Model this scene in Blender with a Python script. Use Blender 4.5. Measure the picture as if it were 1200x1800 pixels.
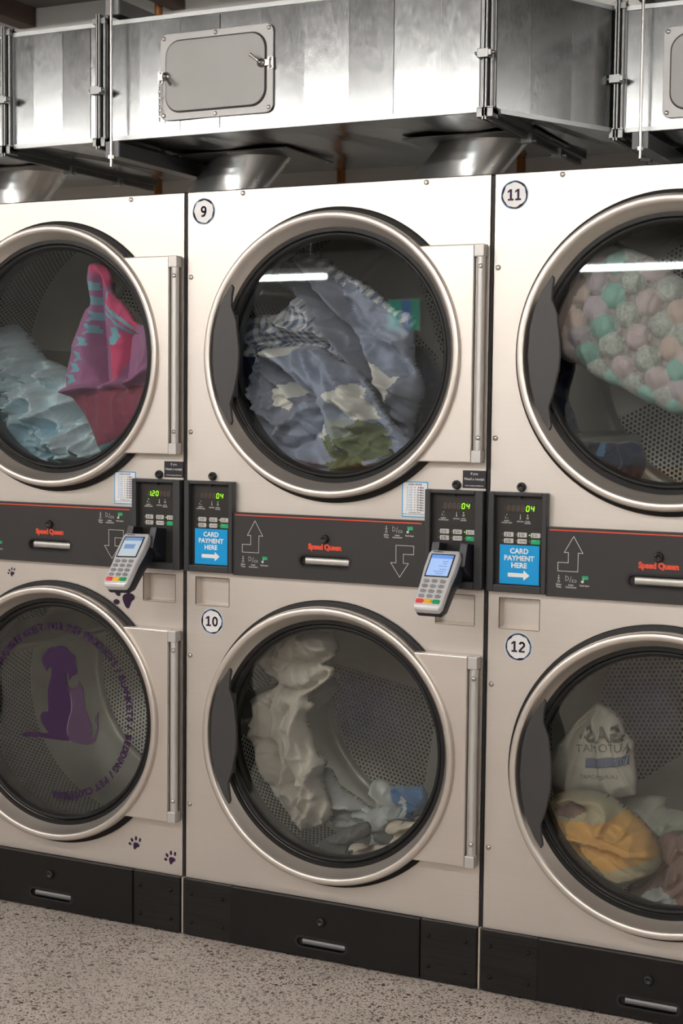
import bpy, bmesh, math, random
from mathutils import Vector, Matrix, Euler, noise
import numpy as np
random.seed(7)
SC = bpy.context.scene
for o in list(bpy.data.objects): bpy.data.objects.remove(o)
COL = SC.collection
PI = math.pi

# ------------------------------------------------------------------ camera
CAM_POS = Vector((2.01165, -3.23508, 1.34670)); CAM_ROT = Euler((1.49968437, -0.0102659, 0.45483459), 'XYZ')
FPX = 2682.36
cd = bpy.data.cameras.new('camera'); cd.sensor_width = 36; cd.sensor_fit = 'AUTO'; cd.lens = FPX / 1800 * 36
cam = bpy.data.objects.new('camera', cd); COL.objects.link(cam); cam.location = CAM_POS; cam.rotation_euler = CAM_ROT
cd.clip_start = .05
cd.dof.use_dof = True; cd.dof.focus_distance = 3.75; cd.dof.aperture_fstop = 5.6
SC.camera = cam
# ------------------------------------------------------------------ exposure, world
SC.view_settings.view_transform = 'Standard'; SC.view_settings.look = 'None'
SC.view_settings.exposure = 0.0; SC.view_settings.gamma = 1; SC.view_settings.use_curve_mapping = False
W = bpy.data.worlds.new('world'); SC.world = W; W.use_nodes = True
W.node_tree.nodes['Background'].inputs[0].default_value = (.9, .92, 1, 1); W.node_tree.nodes['Background'].inputs[1].default_value = .05
# luminaires of the room and one added batten: (x centre, y, z, length, radiance)
TUBES_LOW = [(-3.3, -6, 2.245, 1.3), (-.35, -6, 2.245, 1.15), (1.3, -6, 2.245, 1.3), (2.9, -6, 2.245, 1.3)]
TUBES_CEIL = [(-4.4, -3.05, 1.5, 0), (-2.6, -3.05, 1.5, 0), (-.8, -3.05, 1.5, 0), (1.0, -3.05, 1.5, 0), (2.8, -3.05, 1.5, 0), (-2.0, -4.9, 1.5, 0), (1.6, -4.9, 1.5, 0), (4.7, .4, 1.5, PI / 2)]  # last batten, at the right, is added to brighten the duct taper
LOW_STRENGTH = 40; CEIL_STRENGTH = 110
CEIL_Z = 2.78

RM = CAM_ROT.to_matrix()
def ray(u, v): return RM @ Vector(((u - 600) / FPX, -(v - 900) / FPX, -1))
def at(u, v, y=0):                       # photograph pixel -> point of the plane y
    d = ray(u, v); t = (y - CAM_POS.y) / d.y; return CAM_POS + d * t

# ------------------------------------------------------------------ materials
MATS = {}
def new_mat(name):
    m = bpy.data.materials.new(name); m.use_nodes = True; MATS[name] = m
    return m, m.node_tree, m.node_tree.nodes['Principled BSDF']
def N(nt, t, **k):
    n = nt.nodes.new(t)
    for a, b in k.items(): setattr(n, a, b)
    return n
def L(nt, a, b): nt.links.new(a, b)
def mth(nt, op, a, b=None, c=None):
    n = N(nt, 'ShaderNodeMath', operation=op)
    for i, v in enumerate((a, b, c)):
        if v is None: continue
        if isinstance(v, (int, float)): n.inputs[i].default_value = v
        else: L(nt, v, n.inputs[i])
    return n.outputs[0]
def ramp(nt, fac, stops):
    r = N(nt, 'ShaderNodeValToRGB'); e = r.color_ramp.elements
    while len(e) < len(stops): e.new(.5)
    for i, (p, c) in enumerate(stops):
        e[i].position = p; e[i].color = (c, c, c, 1) if isinstance(c, (int, float)) else (*c, 1)
    L(nt, fac, r.inputs[0]); return r.outputs[0]
def coords(nt, scale=(1, 1, 1), kind='Object'):
    tc = N(nt, 'ShaderNodeTexCoord'); mp = N(nt, 'ShaderNodeMapping'); mp.inputs['Scale'].default_value = scale
    L(nt, tc.outputs[kind], mp.inputs[0]); return mp.outputs[0]
def noise_t(nt, vec, scale, detail=3, rough=.5, dist=0):
    n = N(nt, 'ShaderNodeTexNoise'); n.inputs['Scale'].default_value = scale; n.inputs['Detail'].default_value = detail
    n.inputs['Roughness'].default_value = rough; n.inputs['Distortion'].default_value = dist
    L(nt, vec, n.inputs['Vector']); return n.outputs['Fac']
def srgb(r, g, b):
    f = lambda c: (c / 255 / 12.92) if c / 255 <= .04045 else ((c / 255 + .055) / 1.055) ** 2.4
    return (f(r), f(g), f(b))
def plain(name, col, rough=.5, metal=0, bump=0, bscale=200, vary=0, vscale=4, spec=.5, emit=0, ecol=None, sheen=0, coat=0):
    m, nt, p = new_mat(name)
    p.inputs['Base Color'].default_value = (*col, 1); p.inputs['Roughness'].default_value = rough
    p.inputs['Metallic'].default_value = metal; p.inputs['Specular IOR Level'].default_value = spec
    p.inputs['Sheen Weight'].default_value = sheen; p.inputs['Coat Weight'].default_value = coat
    if emit:
        p.inputs['Emission Color'].default_value = (*(ecol or col), 1); p.inputs['Emission Strength'].default_value = emit
    if vary:
        f = noise_t(nt, coords(nt), vscale, 4, .6)
        L(nt, ramp(nt, f, [(.3, tuple(c * (1 - vary) for c in col)), (.7, tuple(min(1, c * (1 + vary)) for c in col))]), p.inputs['Base Color'])
    if bump:
        b = N(nt, 'ShaderNodeBump'); b.inputs['Strength'].default_value = bump; b.inputs['Distance'].default_value = .002
        L(nt, noise_t(nt, coords(nt), bscale, 3, .6), b.inputs['Height']); L(nt, b.outputs[0], p.inputs['Normal'])
    return m

def steel(name, col, r0, r1, grain=(2, 2, 240), vary=.05, metal=1, nscale=1.0, smear=3.0, bump=.02, gw=.35):
    m, nt, p = new_mat(name); p.inputs['Metallic'].default_value = metal
    g = noise_t(nt, coords(nt, grain), nscale, 3, .6); s = noise_t(nt, coords(nt), smear, 4, .65, .6)
    mixv = mth(nt, 'ADD', mth(nt, 'MULTIPLY', g, gw), mth(nt, 'MULTIPLY', s, 1 - gw))
    L(nt, ramp(nt, mixv, [(.3, tuple(c * (1 - vary) for c in col)), (.7, tuple(min(1, c * (1 + vary)) for c in col))]), p.inputs['Base Color'])
    L(nt, ramp(nt, mixv, [(.3, r0), (.72, r1)]), p.inputs['Roughness'])
    if bump:
        b = N(nt, 'ShaderNodeBump'); b.inputs['Strength'].default_value = bump; b.inputs['Distance'].default_value = .001
        L(nt, g, b.inputs['Height']); L(nt, b.outputs[0], p.inputs['Normal'])
    return m
PANEL = steel('brushed_panel_steel', (.70, .643, .595), .40, .50, (3, 3, 220), .045, .88)
RING = steel('door_ring_steel', (.70, .645, .595), .38, .46, (4, 4, 60), .03, .95, 1, 3, .0)
HINGE = steel('hinge_plate_steel', (.72, .66, .61), .38, .48, (3, 3, 150), .03, .9)
RODM = plain('satin_aluminium', (.58, .56, .54), .48, .6)
DRUM = None
GALV = steel('galvanised_duct_steel', (.27, .278, .282), .17, .26, (150, 150, 60), .10, 1, 1.0, 26, .02, .6)
GALV2 = steel('rolled_pipe_steel', (.62, .63, .63), .25, .32, (3, 3, 3), .05, .9, 1.0, 8, .0)
GALVD = plain('access_door_zinc', (.29, .283, .275), .5, .6, .1, 60, .05, 5)
FLANGE = steel('flange_steel', (.22, .22, .22), .32, .44, (60, 60, 60), .10, 1, 1, 30, .05, .6)
SCREW = plain('screw_steel', (.55, .52, .5), .3, 1)
BLACKP = plain('charcoal_panel_paint', (.023, .0205, .020), .5, 0, .12, 900, .06, 3, .5)
BOXP = plain('control_frame_plastic', (.028, .028, .030), .45, 0, .08, 900)
FACEP = plain('control_face_film', (.020, .018, .017), .35, 0, .04, 400)
RUBBER = plain('black_rubber', (.009, .0085, .0085), .5, spec=.3)
HANDLEM = plain('dark_grey_handle_plastic', (.038, .036, .037), .48, 0, .1, 900)
GAP = plain('seam_and_shade_black', (.008, .006, .007), .6)
LOCKM = plain('black_lock_barrel', (.010, .010, .010), .3)
REDL = plain('orange_red_print', srgb(222, 74, 48), .5)
WHITEP = plain('white_print', (.62, .62, .60), .5)
GREYP = plain('pale_grey_print', (.34, .34, .33), .5)
STICKW = plain('white_sticker_vinyl', (.80, .79, .79), .35)
PURPLE = plain('purple_vinyl', (.030, .011, .042), .55, spec=.25)
PURPLE2 = plain('light_purple_vinyl', (.060, .034, .066), .55, spec=.25)
PBLUE = plain('pale_blue_ink', srgb(120, 170, 215), .4)
CARDBLUE = plain('card_sign_blue', srgb(0, 150, 215), .35)
PRICEBLUE = plain('price_border_blue', srgb(60, 160, 220), .4)
INK = plain('dark_ink', (.06, .05, .10), .5)
INKB = plain('blue_ink', (.16, .38, .62), .5)
BTN = plain('cream_button', (.55, .53, .49), .45)
BTNG = plain('green_button', (.01, .36, .13), .4)
LEDG = plain('lit_green_led', (.1, .6, .0), .4, emit=1.3, ecol=(.32, 1.0, .0))
LEDOFF = plain('unlit_segment', (.075, .060, .052), .5)
DISPW = plain('display_window', (.050, .034, .028), .25)
LENSM = plain('slot_grip_metal', (.50, .485, .46), .42, .8)
DARKIN = plain('dark_cabinet_inside', (.02, .02, .02), .7)
KICK = plain('black_kick_plate', (.008, .007, .007), .5, 0, .12, 300, .15, 5, .25)
def kick_streak():
    m, nt, p = new_mat('streaked_black_kick_plate'); p.inputs['Roughness'].default_value = .45
    f = noise_t(nt, coords(nt, (1.5, 1.5, 60)), 2.2, 5, .7, .5)
    L(nt, ramp(nt, f, [(.35, (.005, .005, .005)), (.7, (.016, .013, .013))]), p.inputs['Base Color']); p.inputs['Specular IOR Level'].default_value = .3; return m
KICKS = kick_streak()
TERM_W = plain('terminal_silver_plastic', (.62, .61, .62), .32, .15)
TERM_B = plain('terminal_navy_plastic', (.012, .014, .020), .35)
KEYG = plain('grey_key', (.27, .27, .28), .45)
KEYR = plain('red_key', (.75, .05, .05), .4); KEYY = plain('yellow_key', (.85, .48, .02), .4); KEYGR = plain('green_key', (.01, .30, .09), .4)
SCREENB = plain('lit_blue_screen', (.2, .3, .5), .2, emit=.55, ecol=(.42, .60, .95))
SCREENT = plain('lit_screen_title', (.1, .2, .5), .2, emit=.5, ecol=(.15, .33, .78))
SCREENP = plain('lit_pale_screen', (.3, .36, .4), .2, emit=.38, ecol=(.62, .74, .80))
SCREENL = plain('screen_line', (.1, .2, .4), .2, emit=.3, ecol=(.35, .48, .75))
COPPER = plain('copper_gas_pipe', (.30, .12, .035), .4, .6)
WALLM = plain('pale_wall_paint', (.72, .70, .67), .8, 0, .1, 30, .04, 1.5)
ROOMW = plain('room_wall_paint', (.55, .54, .53), .75, 0, .05, 30, .04, 1)
CEILM = plain('ceiling_board', (.20, .185, .175), .85, 0, .2, 20, .12, 1.2)
BEAMM = plain('ceiling_beam', (.12, .075, .062), .8, 0, .2, 30, .2, 3)
STRUTM = plain('grey_strut_cap', (.22, .225, .24), .6, 0)
WOODM = plain('bench_wood', (.30, .14, .06), .5, 0, .2, 40, .25, 6)
def floor_mat():
    m, nt, p = new_mat('polished_aggregate_concrete'); p.inputs['Roughness'].default_value = .42
    v = coords(nt)
    def spots(scale, th, soft, chance):
        w = noise_t(nt, v, scale * .8, 2, .5)
        mx = N(nt, 'ShaderNodeVectorMath', operation='ADD'); sc = N(nt, 'ShaderNodeCombineXYZ')
        q = mth(nt, 'MULTIPLY', w, .9 / scale); L(nt, q, sc.inputs[0]); L(nt, mth(nt, 'MULTIPLY', w, -.7 / scale), sc.inputs[1])
        L(nt, v, mx.inputs[0]); L(nt, sc.outputs[0], mx.inputs[1])
        vo = N(nt, 'ShaderNodeTexVoronoi'); vo.inputs['Scale'].default_value = scale; vo.inputs['Randomness'].default_value = 1
        L(nt, mx.outputs[0], vo.inputs['Vector'])
        s = N(nt, 'ShaderNodeSeparateColor'); L(nt, vo.outputs['Color'], s.inputs[0])
        rad = mth(nt, 'MULTIPLY', s.outputs[0], th)
        inside = mth(nt, 'MULTIPLY', mth(nt, 'LESS_THAN', vo.outputs['Distance'], rad), mth(nt, 'LESS_THAN', s.outputs[1], chance))
        return inside, s.outputs[2]
    a, ca = spots(150, .56, .05, .80); b, cb = spots(68, .44, .05, .38); c, cc = spots(270, .62, .05, .75)
    base = ramp(nt, noise_t(nt, v, 5, 5, .65, .3), [(.3, (.52, .455, .40)), (.7, (.67, .59, .525))])
    fine = ramp(nt, noise_t(nt, v, 420, 3, .8), [(.35, .72), (.65, 1.12)])
    m0 = N(nt, 'ShaderNodeMix', data_type='RGBA', blend_type='MULTIPLY'); m0.inputs[0].default_value = 1
    L(nt, base, m0.inputs[6]); L(nt, fine, m0.inputs[7]); cur = m0.outputs[2]
    for f, cv, d0, d1 in ((c, cc, (.13, .10, .085), (.22, .18, .15)), (a, ca, (.065, .048, .042), (.18, .14, .12)), (b, cb, (.05, .035, .032), (.15, .11, .095))):
        mm = N(nt, 'ShaderNodeMix', data_type='RGBA'); L(nt, mth(nt, 'MULTIPLY', f, .92), mm.inputs[0]); L(nt, cur, mm.inputs[6])
        L(nt, ramp(nt, cv, [(.2, d0), (.9, d1)]), mm.inputs[7]); cur = mm.outputs[2]
    L(nt, cur, p.inputs['Base Color'])
    L(nt, ramp(nt, noise_t(nt, v, 3, 3), [(.3, .36), (.7, .55)]), p.inputs['Roughness'])
    return m
FLOORM = floor_mat()
def perf_mat(name, seed=0):
    # hexagonal lattice of punched holes on the metre-true UVs; the UV map "mask" x says where the sheet is punched
    m, nt, p = new_mat(name)
    uv = N(nt, 'ShaderNodeUVMap', uv_map='UVMap'); mk = N(nt, 'ShaderNodeUVMap', uv_map='mask')
    su = N(nt, 'ShaderNodeSeparateXYZ'); L(nt, uv.outputs[0], su.inputs[0]); sm = N(nt, 'ShaderNodeSeparateXYZ'); L(nt, mk.outputs[0], sm.inputs[0])
    s = .0125
    def lat(off):
        fx = mth(nt, 'SUBTRACT', mth(nt, 'FRACT', mth(nt, 'ADD', mth(nt, 'DIVIDE', su.outputs[0], s), off)), .5)
        fy = mth(nt, 'MULTIPLY', mth(nt, 'SUBTRACT', mth(nt, 'FRACT', mth(nt, 'ADD', mth(nt, 'DIVIDE', su.outputs[1], s * 1.732), off)), .5), 1.732)
        return mth(nt, 'SQRT', mth(nt, 'ADD', mth(nt, 'MULTIPLY', fx, fx), mth(nt, 'MULTIPLY', fy, fy)))
    d = mth(nt, 'MINIMUM', lat(0.0), lat(0.5))
    hole = mth(nt, 'MULTIPLY', mth(nt, 'LESS_THAN', d, .33), mth(nt, 'GREATER_THAN', sm.outputs[0], .5))
    mx = N(nt, 'ShaderNodeMix', data_type='RGBA'); L(nt, hole, mx.inputs[0])
    n = noise_t(nt, coords(nt), 4, 4)
    L(nt, ramp(nt, n, [(.3, (.55, .555, .52)), (.7, (.66, .66, .62))]), mx.inputs[6]); mx.inputs[7].default_value = (.012, .012, .010, 1)
    L(nt, mx.outputs[2], p.inputs['Base Color'])
    L(nt, mth(nt, 'SUBTRACT', .85, mth(nt, 'MULTIPLY', hole, .8)), p.inputs['Metallic'])
    L(nt, mth(nt, 'ADD', .36, mth(nt, 'MULTIPLY', hole, .4)), p.inputs['Roughness'])
    return m
DRUM = perf_mat('perforated_drum_steel')
def glass_mat():
    m = bpy.data.materials.new('smoked_door_glass'); m.use_nodes = True; nt = m.node_tree; nt.nodes.clear()
    o = N(nt, 'ShaderNodeOutputMaterial'); t = N(nt, 'ShaderNodeBsdfTransparent'); t.inputs[0].default_value = (.93, .94, .93, 1)
    g = N(nt, 'ShaderNodeBsdfGlossy'); g.inputs['Roughness'].default_value = .012; g.inputs[0].default_value = (.95, .97, .97, 1)
    f = N(nt, 'ShaderNodeFresnel'); f.inputs[0].default_value = 1.5
    mx = N(nt, 'ShaderNodeMixShader'); L(nt, mth(nt, 'MULTIPLY', f.outputs[0], 1.9), mx.inputs[0]); L(nt, t.outputs[0], mx.inputs[1]); L(nt, g.outputs[0], mx.inputs[2])
    L(nt, mx.outputs[0], o.inputs[0]); return m
GLASS = glass_mat()
def fabric(name, col, vary=.08, vscale=9, bump=.25, bscale=700, rough=.9, stripe=None, sheen=.2):
    m, nt, p = new_mat(name); p.inputs['Roughness'].default_value = rough; p.inputs['Sheen Weight'].default_value = sheen
    p.inputs['Specular IOR Level'].default_value = .15
    v = coords(nt)
    c = ramp(nt, noise_t(nt, v, vscale, 4, .6), [(.3, tuple(x * (1 - vary) for x in col)), (.7, tuple(min(1, x * (1 + vary)) for x in col))])
    if stripe:
        sp, amt = stripe
        uv = N(nt, 'ShaderNodeUVMap', uv_map='UVMap'); s = N(nt, 'ShaderNodeSeparateXYZ'); L(nt, uv.outputs[0], s.inputs[0])
        w = mth(nt, 'GREATER_THAN', mth(nt, 'SINE', mth(nt, 'MULTIPLY', s.outputs[0], 2 * PI / sp)), .2)
        mm = N(nt, 'ShaderNodeMix', data_type='RGBA', blend_type='MULTIPLY'); L(nt, mth(nt, 'MULTIPLY', w, 1), mm.inputs[0]); L(nt, c, mm.inputs[6])
        mm.inputs[7].default_value = (amt, amt, amt, 1); c = mm.outputs[2]
    L(nt, c, p.inputs['Base Color'])
    b = N(nt, 'ShaderNodeBump'); b.inputs['Strength'].default_value = bump; b.inputs['Distance'].default_value = .0015
    L(nt, noise_t(nt, v, bscale, 2, .6), b.inputs['Height']); L(nt, b.outputs[0], p.inputs['Normal'])
    return m
def gingham(name, dark, light, cell=.011):
    m, nt, p = new_mat(name); p.inputs['Roughness'].default_value = .9; p.inputs['Specular IOR Level'].default_value = .15
    uv = N(nt, 'ShaderNodeUVMap', uv_map='UVMap'); s = N(nt, 'ShaderNodeSeparateXYZ'); L(nt, uv.outputs[0], s.inputs[0])
    a = mth(nt, 'GREATER_THAN', mth(nt, 'SINE', mth(nt, 'MULTIPLY', s.outputs[0], PI / cell)), 0)
    b = mth(nt, 'GREATER_THAN', mth(nt, 'SINE', mth(nt, 'MULTIPLY', s.outputs[1], PI / cell)), 0)
    f = mth(nt, 'MULTIPLY', mth(nt, 'ADD', a, b), .5)
    L(nt, ramp(nt, f, [(0, light), (.5, tuple((x + y) / 2 for x, y in zip(dark, light))), (1, dark)]), p.inputs['Base Color'])
    return m

# ------------------------------------------------------------------ mesh helpers
def rotm(ax, ang): return Matrix.Rotation(ang, 4, ax)
class MB:
    def __init__(s): s.v = []; s.f = []; s.m = []; s.sm = []; s.uv = None; s.mask = None
    def add(s, vs, fs, mi=0, M=None, smooth=False):
        o = len(s.v)
        s.v += [tuple(M @ Vector(v)) if M is not None else tuple(v) for v in vs]
        s.f += [tuple(i + o for i in f) for f in fs]; s.m += [mi] * len(fs); s.sm += [smooth] * len(fs); return s
    def box(s, x0, x1, y0, y1, z0, z1, mi=0, M=None):
        return s.add([(x0, y0, z0), (x1, y0, z0), (x1, y1, z0), (x0, y1, z0), (x0, y0, z1), (x1, y0, z1), (x1, y1, z1), (x0, y1, z1)],
                     [(0, 3, 2, 1), (4, 5, 6, 7), (0, 1, 5, 4), (1, 2, 6, 5), (2, 3, 7, 6), (3, 0, 4, 7)], mi, M)
    def rbox(s, x0, x1, y0, y1, z0, z1, r=.004, mi=0, M=None, n=4):      # box with rounded corners in xz
        return s.prism(rrect(x0, x1, z0, z1, r, n), y0, y1, mi, M)
    def prism(s, pts, y0, y1, mi=0, M=None, mside=None):                 # xz outline extruded along y (front = y0)
        n = len(pts); vs = [(x, y0, z) for x, z in pts] + [(x, y1, z) for x, z in pts]
        a = sum(pts[i][0] * pts[(i + 1) % n][1] - pts[(i + 1) % n][0] * pts[i][1] for i in range(n))
        f = list(range(n)); b = [i + n for i in range(n)][::-1]
        if a < 0: f = f[::-1]; b = b[::-1]
        s.add(vs, [tuple(f), tuple(b)], mi, M)
        o = len(s.v) - 2 * n
        for i in range(n):
            j = (i + 1) % n; q = (i + o, j + o, j + n + o, i + n + o)
            s.f.append(q[::-1] if a > 0 else q); s.m.append(mi if mside is None else mside); s.sm.append(False)
        return s
    def flat(s, pts, y, mi=0, M=None):
        n = len(pts); a = sum(pts[i][0] * pts[(i + 1) % n][1] - pts[(i + 1) % n][0] * pts[i][1] for i in range(n))
        f = tuple(range(n)) if a > 0 else tuple(range(n))[::-1]
        return s.add([(x, y, z) for x, z in pts], [f], mi, M)
    def lathe(s, prof, cx, cz, mi=0, n=96, closed=False, smooth=True, M=None, a0=0, a1=2 * PI):   # profile (r, y) around the y axis
        full = abs(a1 - a0 - 2 * PI) < 1e-6; k = n if full else n + 1; P = len(prof); vs = []
        for i in range(k):
            t = a0 + (a1 - a0) * i / n
            for r, y in prof: vs.append((cx + r * math.cos(t), y, cz + r * math.sin(t)))
        fs = []
        for i in range(n):
            j = (i + 1) % k
            for q in range(P if closed else P - 1):
                w = (q + 1) % P; fs.append((i * P + q, i * P + w, j * P + w, j * P + q))
        return s.add(vs, fs, mi, M, smooth)
    def disc(s, cx, cz, r, y, mi=0, n=32, M=None): return s.flat([(cx + r * math.cos(2 * PI * i / n), cz + r * math.sin(2 * PI * i / n)) for i in range(n)], y, mi, M)
    def cyl(s, cx, cz, r, y0, y1, mi=0, n=24, M=None): return s.prism([(cx + r * math.cos(2 * PI * i / n), cz + r * math.sin(2 * PI * i / n)) for i in range(n)], y0, y1, mi, M)
    def tube(s, path, r, mi=0, n=12, cap=True):
        path = [Vector(p) for p in path]; vs = []; rr = r if isinstance(r, (list, tuple)) else [r] * len(path)
        up = None
        for i, p in enumerate(path):
            d = (path[min(i + 1, len(path) - 1)] - path[max(i - 1, 0)]).normalized()
            if up is None: up = Vector((0, 0, 1)) if abs(d.z) < .9 else Vector((1, 0, 0))
            a = d.cross(up).normalized(); up = a.cross(d).normalized()
            for k in range(n):
                t = 2 * PI * k / n; vs.append(p + (a * math.cos(t) + up * math.sin(t)) * rr[i])
        fs = [(i * n + k, i * n + (k + 1) % n, (i + 1) * n + (k + 1) % n, (i + 1) * n + k) for i in range(len(path) - 1) for k in range(n)]
        s.add(vs, fs, mi, None, True)
        if cap: s.add([vs[k] for k in range(n)], [tuple(range(n))[::-1]], mi); s.add([vs[-n + k] for k in range(n)], [tuple(range(n))], mi)
        return s
    def rect_hole(s, x0, x1, z0, z1, cx, cz, hole, y, mi=0, depth=0, mi2=None):
        # flat sheet with a star-shaped hole; hole(angle) -> radius; optional inward wall
        ang = sorted(set([2 * PI * i / 96 for i in range(96)] + [math.atan2(zz - cz, xx - cx) % (2 * PI) for xx in (x0, x1) for zz in (z0, z1)]))
        vi = []; vo = []
        for t in ang:
            c, n_ = math.cos(t), math.sin(t); r = hole(t)
            k = min([((x1 - cx) / c if c > 1e-9 else 1e9), ((x0 - cx) / c if c < -1e-9 else 1e9), ((z1 - cz) / n_ if n_ > 1e-9 else 1e9), ((z0 - cz) / n_ if n_ < -1e-9 else 1e9)])
            vi.append((cx + r * c, y, cz + r * n_)); vo.append((cx + k * c, y, cz + k * n_))
        n = len(ang); s.add(vi + vo, [(i, n + i, n + (i + 1) % n, (i + 1) % n) for i in range(n)], mi)
        if depth: s.add(vi + [(a, y + depth, b) for a, _, b in vi], [(i, (i + 1) % n, n + (i + 1) % n, n + i) for i in range(n)], mi if mi2 is None else mi2)
        return s
    def text(s, txt, x, z, size, y, mi=0, bold=0, align='CENTER', M=None, sx=1, space=1, depth=0):
        vs, fs = text_geo(txt, bold, space, align)
        k = size
        s.add([(x + a * k * sx, y, z + b * k) for a, b in vs], fs, mi, M); return s
    def build(s, name, mats, parent=None, bevel=0, seg=2, smooth=None, loc=None, weld=False):
        me = bpy.data.meshes.new(name); me.from_pydata(s.v, [], s.f)
        if not isinstance(mats, (list, tuple)): mats = [mats]
        for m in mats: me.materials.append(m)
        me.polygons.foreach_set('material_index', s.m)
        me.polygons.foreach_set('use_smooth', s.sm if smooth is None else [smooth] * len(s.f))
        if s.uv is not None:
            for nm, arr in (('UVMap', s.uv), ('mask', s.mask)):
                if arr is None: continue
                lay = me.uv_layers.new(name=nm)
                for lp in me.loops: lay.data[lp.index].uv = arr[lp.vertex_index]
        me.update()
        if weld:
            bm = bmesh.new(); bm.from_mesh(me); bmesh.ops.remove_doubles(bm, verts=bm.verts, dist=1e-5); bmesh.ops.recalc_face_normals(bm, faces=bm.faces); bm.to_mesh(me); bm.free()
        o = bpy.data.objects.new(name, me); COL.objects.link(o)
        if parent is not None: o.parent = parent
        if loc: o.location = loc
        if bevel:
            b = o.modifiers.new('bevel', 'BEVEL'); b.width = bevel; b.segments = seg; b.limit_method = 'ANGLE'; b.angle_limit = .6; b.harden_normals = False
        return o
def rrect(x0, x1, z0, z1, r, n=5):
    P = []
    for cx, cz, a in ((x1 - r, z0 + r, -PI / 2), (x1 - r, z1 - r, 0), (x0 + r, z1 - r, PI / 2), (x0 + r, z0 + r, PI)):
        for i in range(n + 1): t = a + PI / 2 * i / n; P.append((cx + r * math.cos(t), cz + r * math.sin(t)))
    return P
_TG = {}
NUMERALS = ('9', '10', '11', '12')
def numeral(txt):                          # slab-footed numerals of the machine stickers
    one = [[(-.20, -.36), (.20, -.36), (.20, -.24), (-.20, -.24)], [(-.07, -.24), (.08, -.24), (.08, .36), (-.07, .36)], [(-.07, .36), (-.22, .24), (-.22, .13), (-.07, .20)]]
    def band(pts, w):
        out = []
        for i in range(len(pts) - 1):
            a, b = Vector(pts[i]), Vector(pts[i + 1]); d = (b - a).normalized(); n = Vector((-d.y, d.x)) * w / 2; e = d * w * .12
            out.append([tuple(a - n - e), tuple(b - n + e), tuple(b + n + e), tuple(a + n - e)])
        return out
    el = lambda cx, cy, a, b, t0, t1, k=24: [(cx + a * math.cos(math.radians(t0 + (t1 - t0) * i / k)), cy + b * math.sin(math.radians(t0 + (t1 - t0) * i / k))) for i in range(k + 1)]
    G = {'1': (one, .50), '0': (band(el(0, 0, .17, .295, 0, 360, 36), .13), .58), '9': (band(el(0, .12, .155, .165, 0, 360, 30), .13) + band(el(-.06, .10, .215, .40, 8, -62, 14) + [(-.02, -.30), (-.15, -.30)], .13), .55),
         '2': (band(el(-.01, .14, .155, .155, 165, -30, 18) + [(-.17, -.26)], .13) + [[(-.22, -.36), (.20, -.36), (.20, -.24), (-.22, -.24)]], .54)}
    vs, fs = [], []; tot = sum(G[c][1] for c in txt); x = -tot / 2
    for c in txt:
        g, w = G[c]; x += w / 2
        for q in g:
            a = sum(q[i][0] * q[(i + 1) % len(q)][1] - q[(i + 1) % len(q)][0] * q[i][1] for i in range(len(q)))
            if a < 0: q = q[::-1]
            o = len(vs); vs += [(x + u, v) for u, v in q]; fs.append(tuple(range(o, o + len(q))))
        x += w / 2
    return vs, fs
def text_geo(txt, bold=0, space=1, align='CENTER'):
    key = (txt, bold, space, align)
    if key in _TG: return _TG[key]
    if txt in NUMERALS: _TG[key] = numeral(txt); return _TG[key]
    cu = bpy.data.curves.new('t', 'FONT'); cu.body = txt; cu.size = 1; cu.offset = bold; cu.align_x = align; cu.align_y = 'CENTER'
    cu.space_character = space; cu.resolution_u = 3; cu.fill_mode = 'FRONT'; cu.dimensions = '2D'
    o = bpy.data.objects.new('t', cu); COL.objects.link(o); bpy.context.view_layer.update()
    me = bpy.data.meshes.new_from_object(o.evaluated_get(bpy.context.evaluated_depsgraph_get()))
    vs = [(v.co.x, v.co.y) for v in me.vertices]; fs = [tuple(p.vertices) for p in me.polygons]
    bpy.data.objects.remove(o); bpy.data.curves.remove(cu); bpy.data.meshes.remove(me)
    _TG[key] = (vs, fs); return vs, fs
def empty(name, loc=(0, 0, 0), rot=(0, 0, 0)):
    o = bpy.data.objects.new(name, None); COL.objects.link(o); o.location = loc; o.rotation_euler = rot; o.empty_display_size = .05; return o
def tag(o, label=None, cat=None, group=None, kind=None):
    for k, v in (('label', label), ('category', cat), ('group', group), ('kind', kind)):
        if v: o[k] = v
    return o

# ------------------------------------------------------------------ room
def struct(mb, name, mat, **k): return tag(mb.build(name, mat, **k), kind='structure')
struct(MB().box(-6, 6, -9, 1.45, -.1, 0), 'floor', FLOORM)
struct(MB().box(-6, 6, -9, 1.45, CEIL_Z, CEIL_Z + .1), 'ceiling', CEILM)
struct(MB().box(-6, 6, 1.40, 1.5, 0, CEIL_Z), 'wall_back', WALLM)
struct(MB().box(-6.1, -6, -9, 1.45, 0, CEIL_Z), 'wall_left', ROOMW)
struct(MB().box(6, 6.1, -9, 1.45, 0, CEIL_Z), 'wall_right', ROOMW)
struct(MB().box(-6, 6, -9.1, -9, 0, CEIL_Z), 'wall_front', ROOMW)
for i, (x, w) in enumerate(((-1.55, .07), (-2.6, .07), (-.9, .05), (.2, .07), (1.4, .07))):
    tag(MB().box(x - w / 2, x + w / 2, -8.9, 1.39, CEIL_Z - .07, CEIL_Z).build('trim_%d' % (i + 1), BEAMM), kind='structure')

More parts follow.
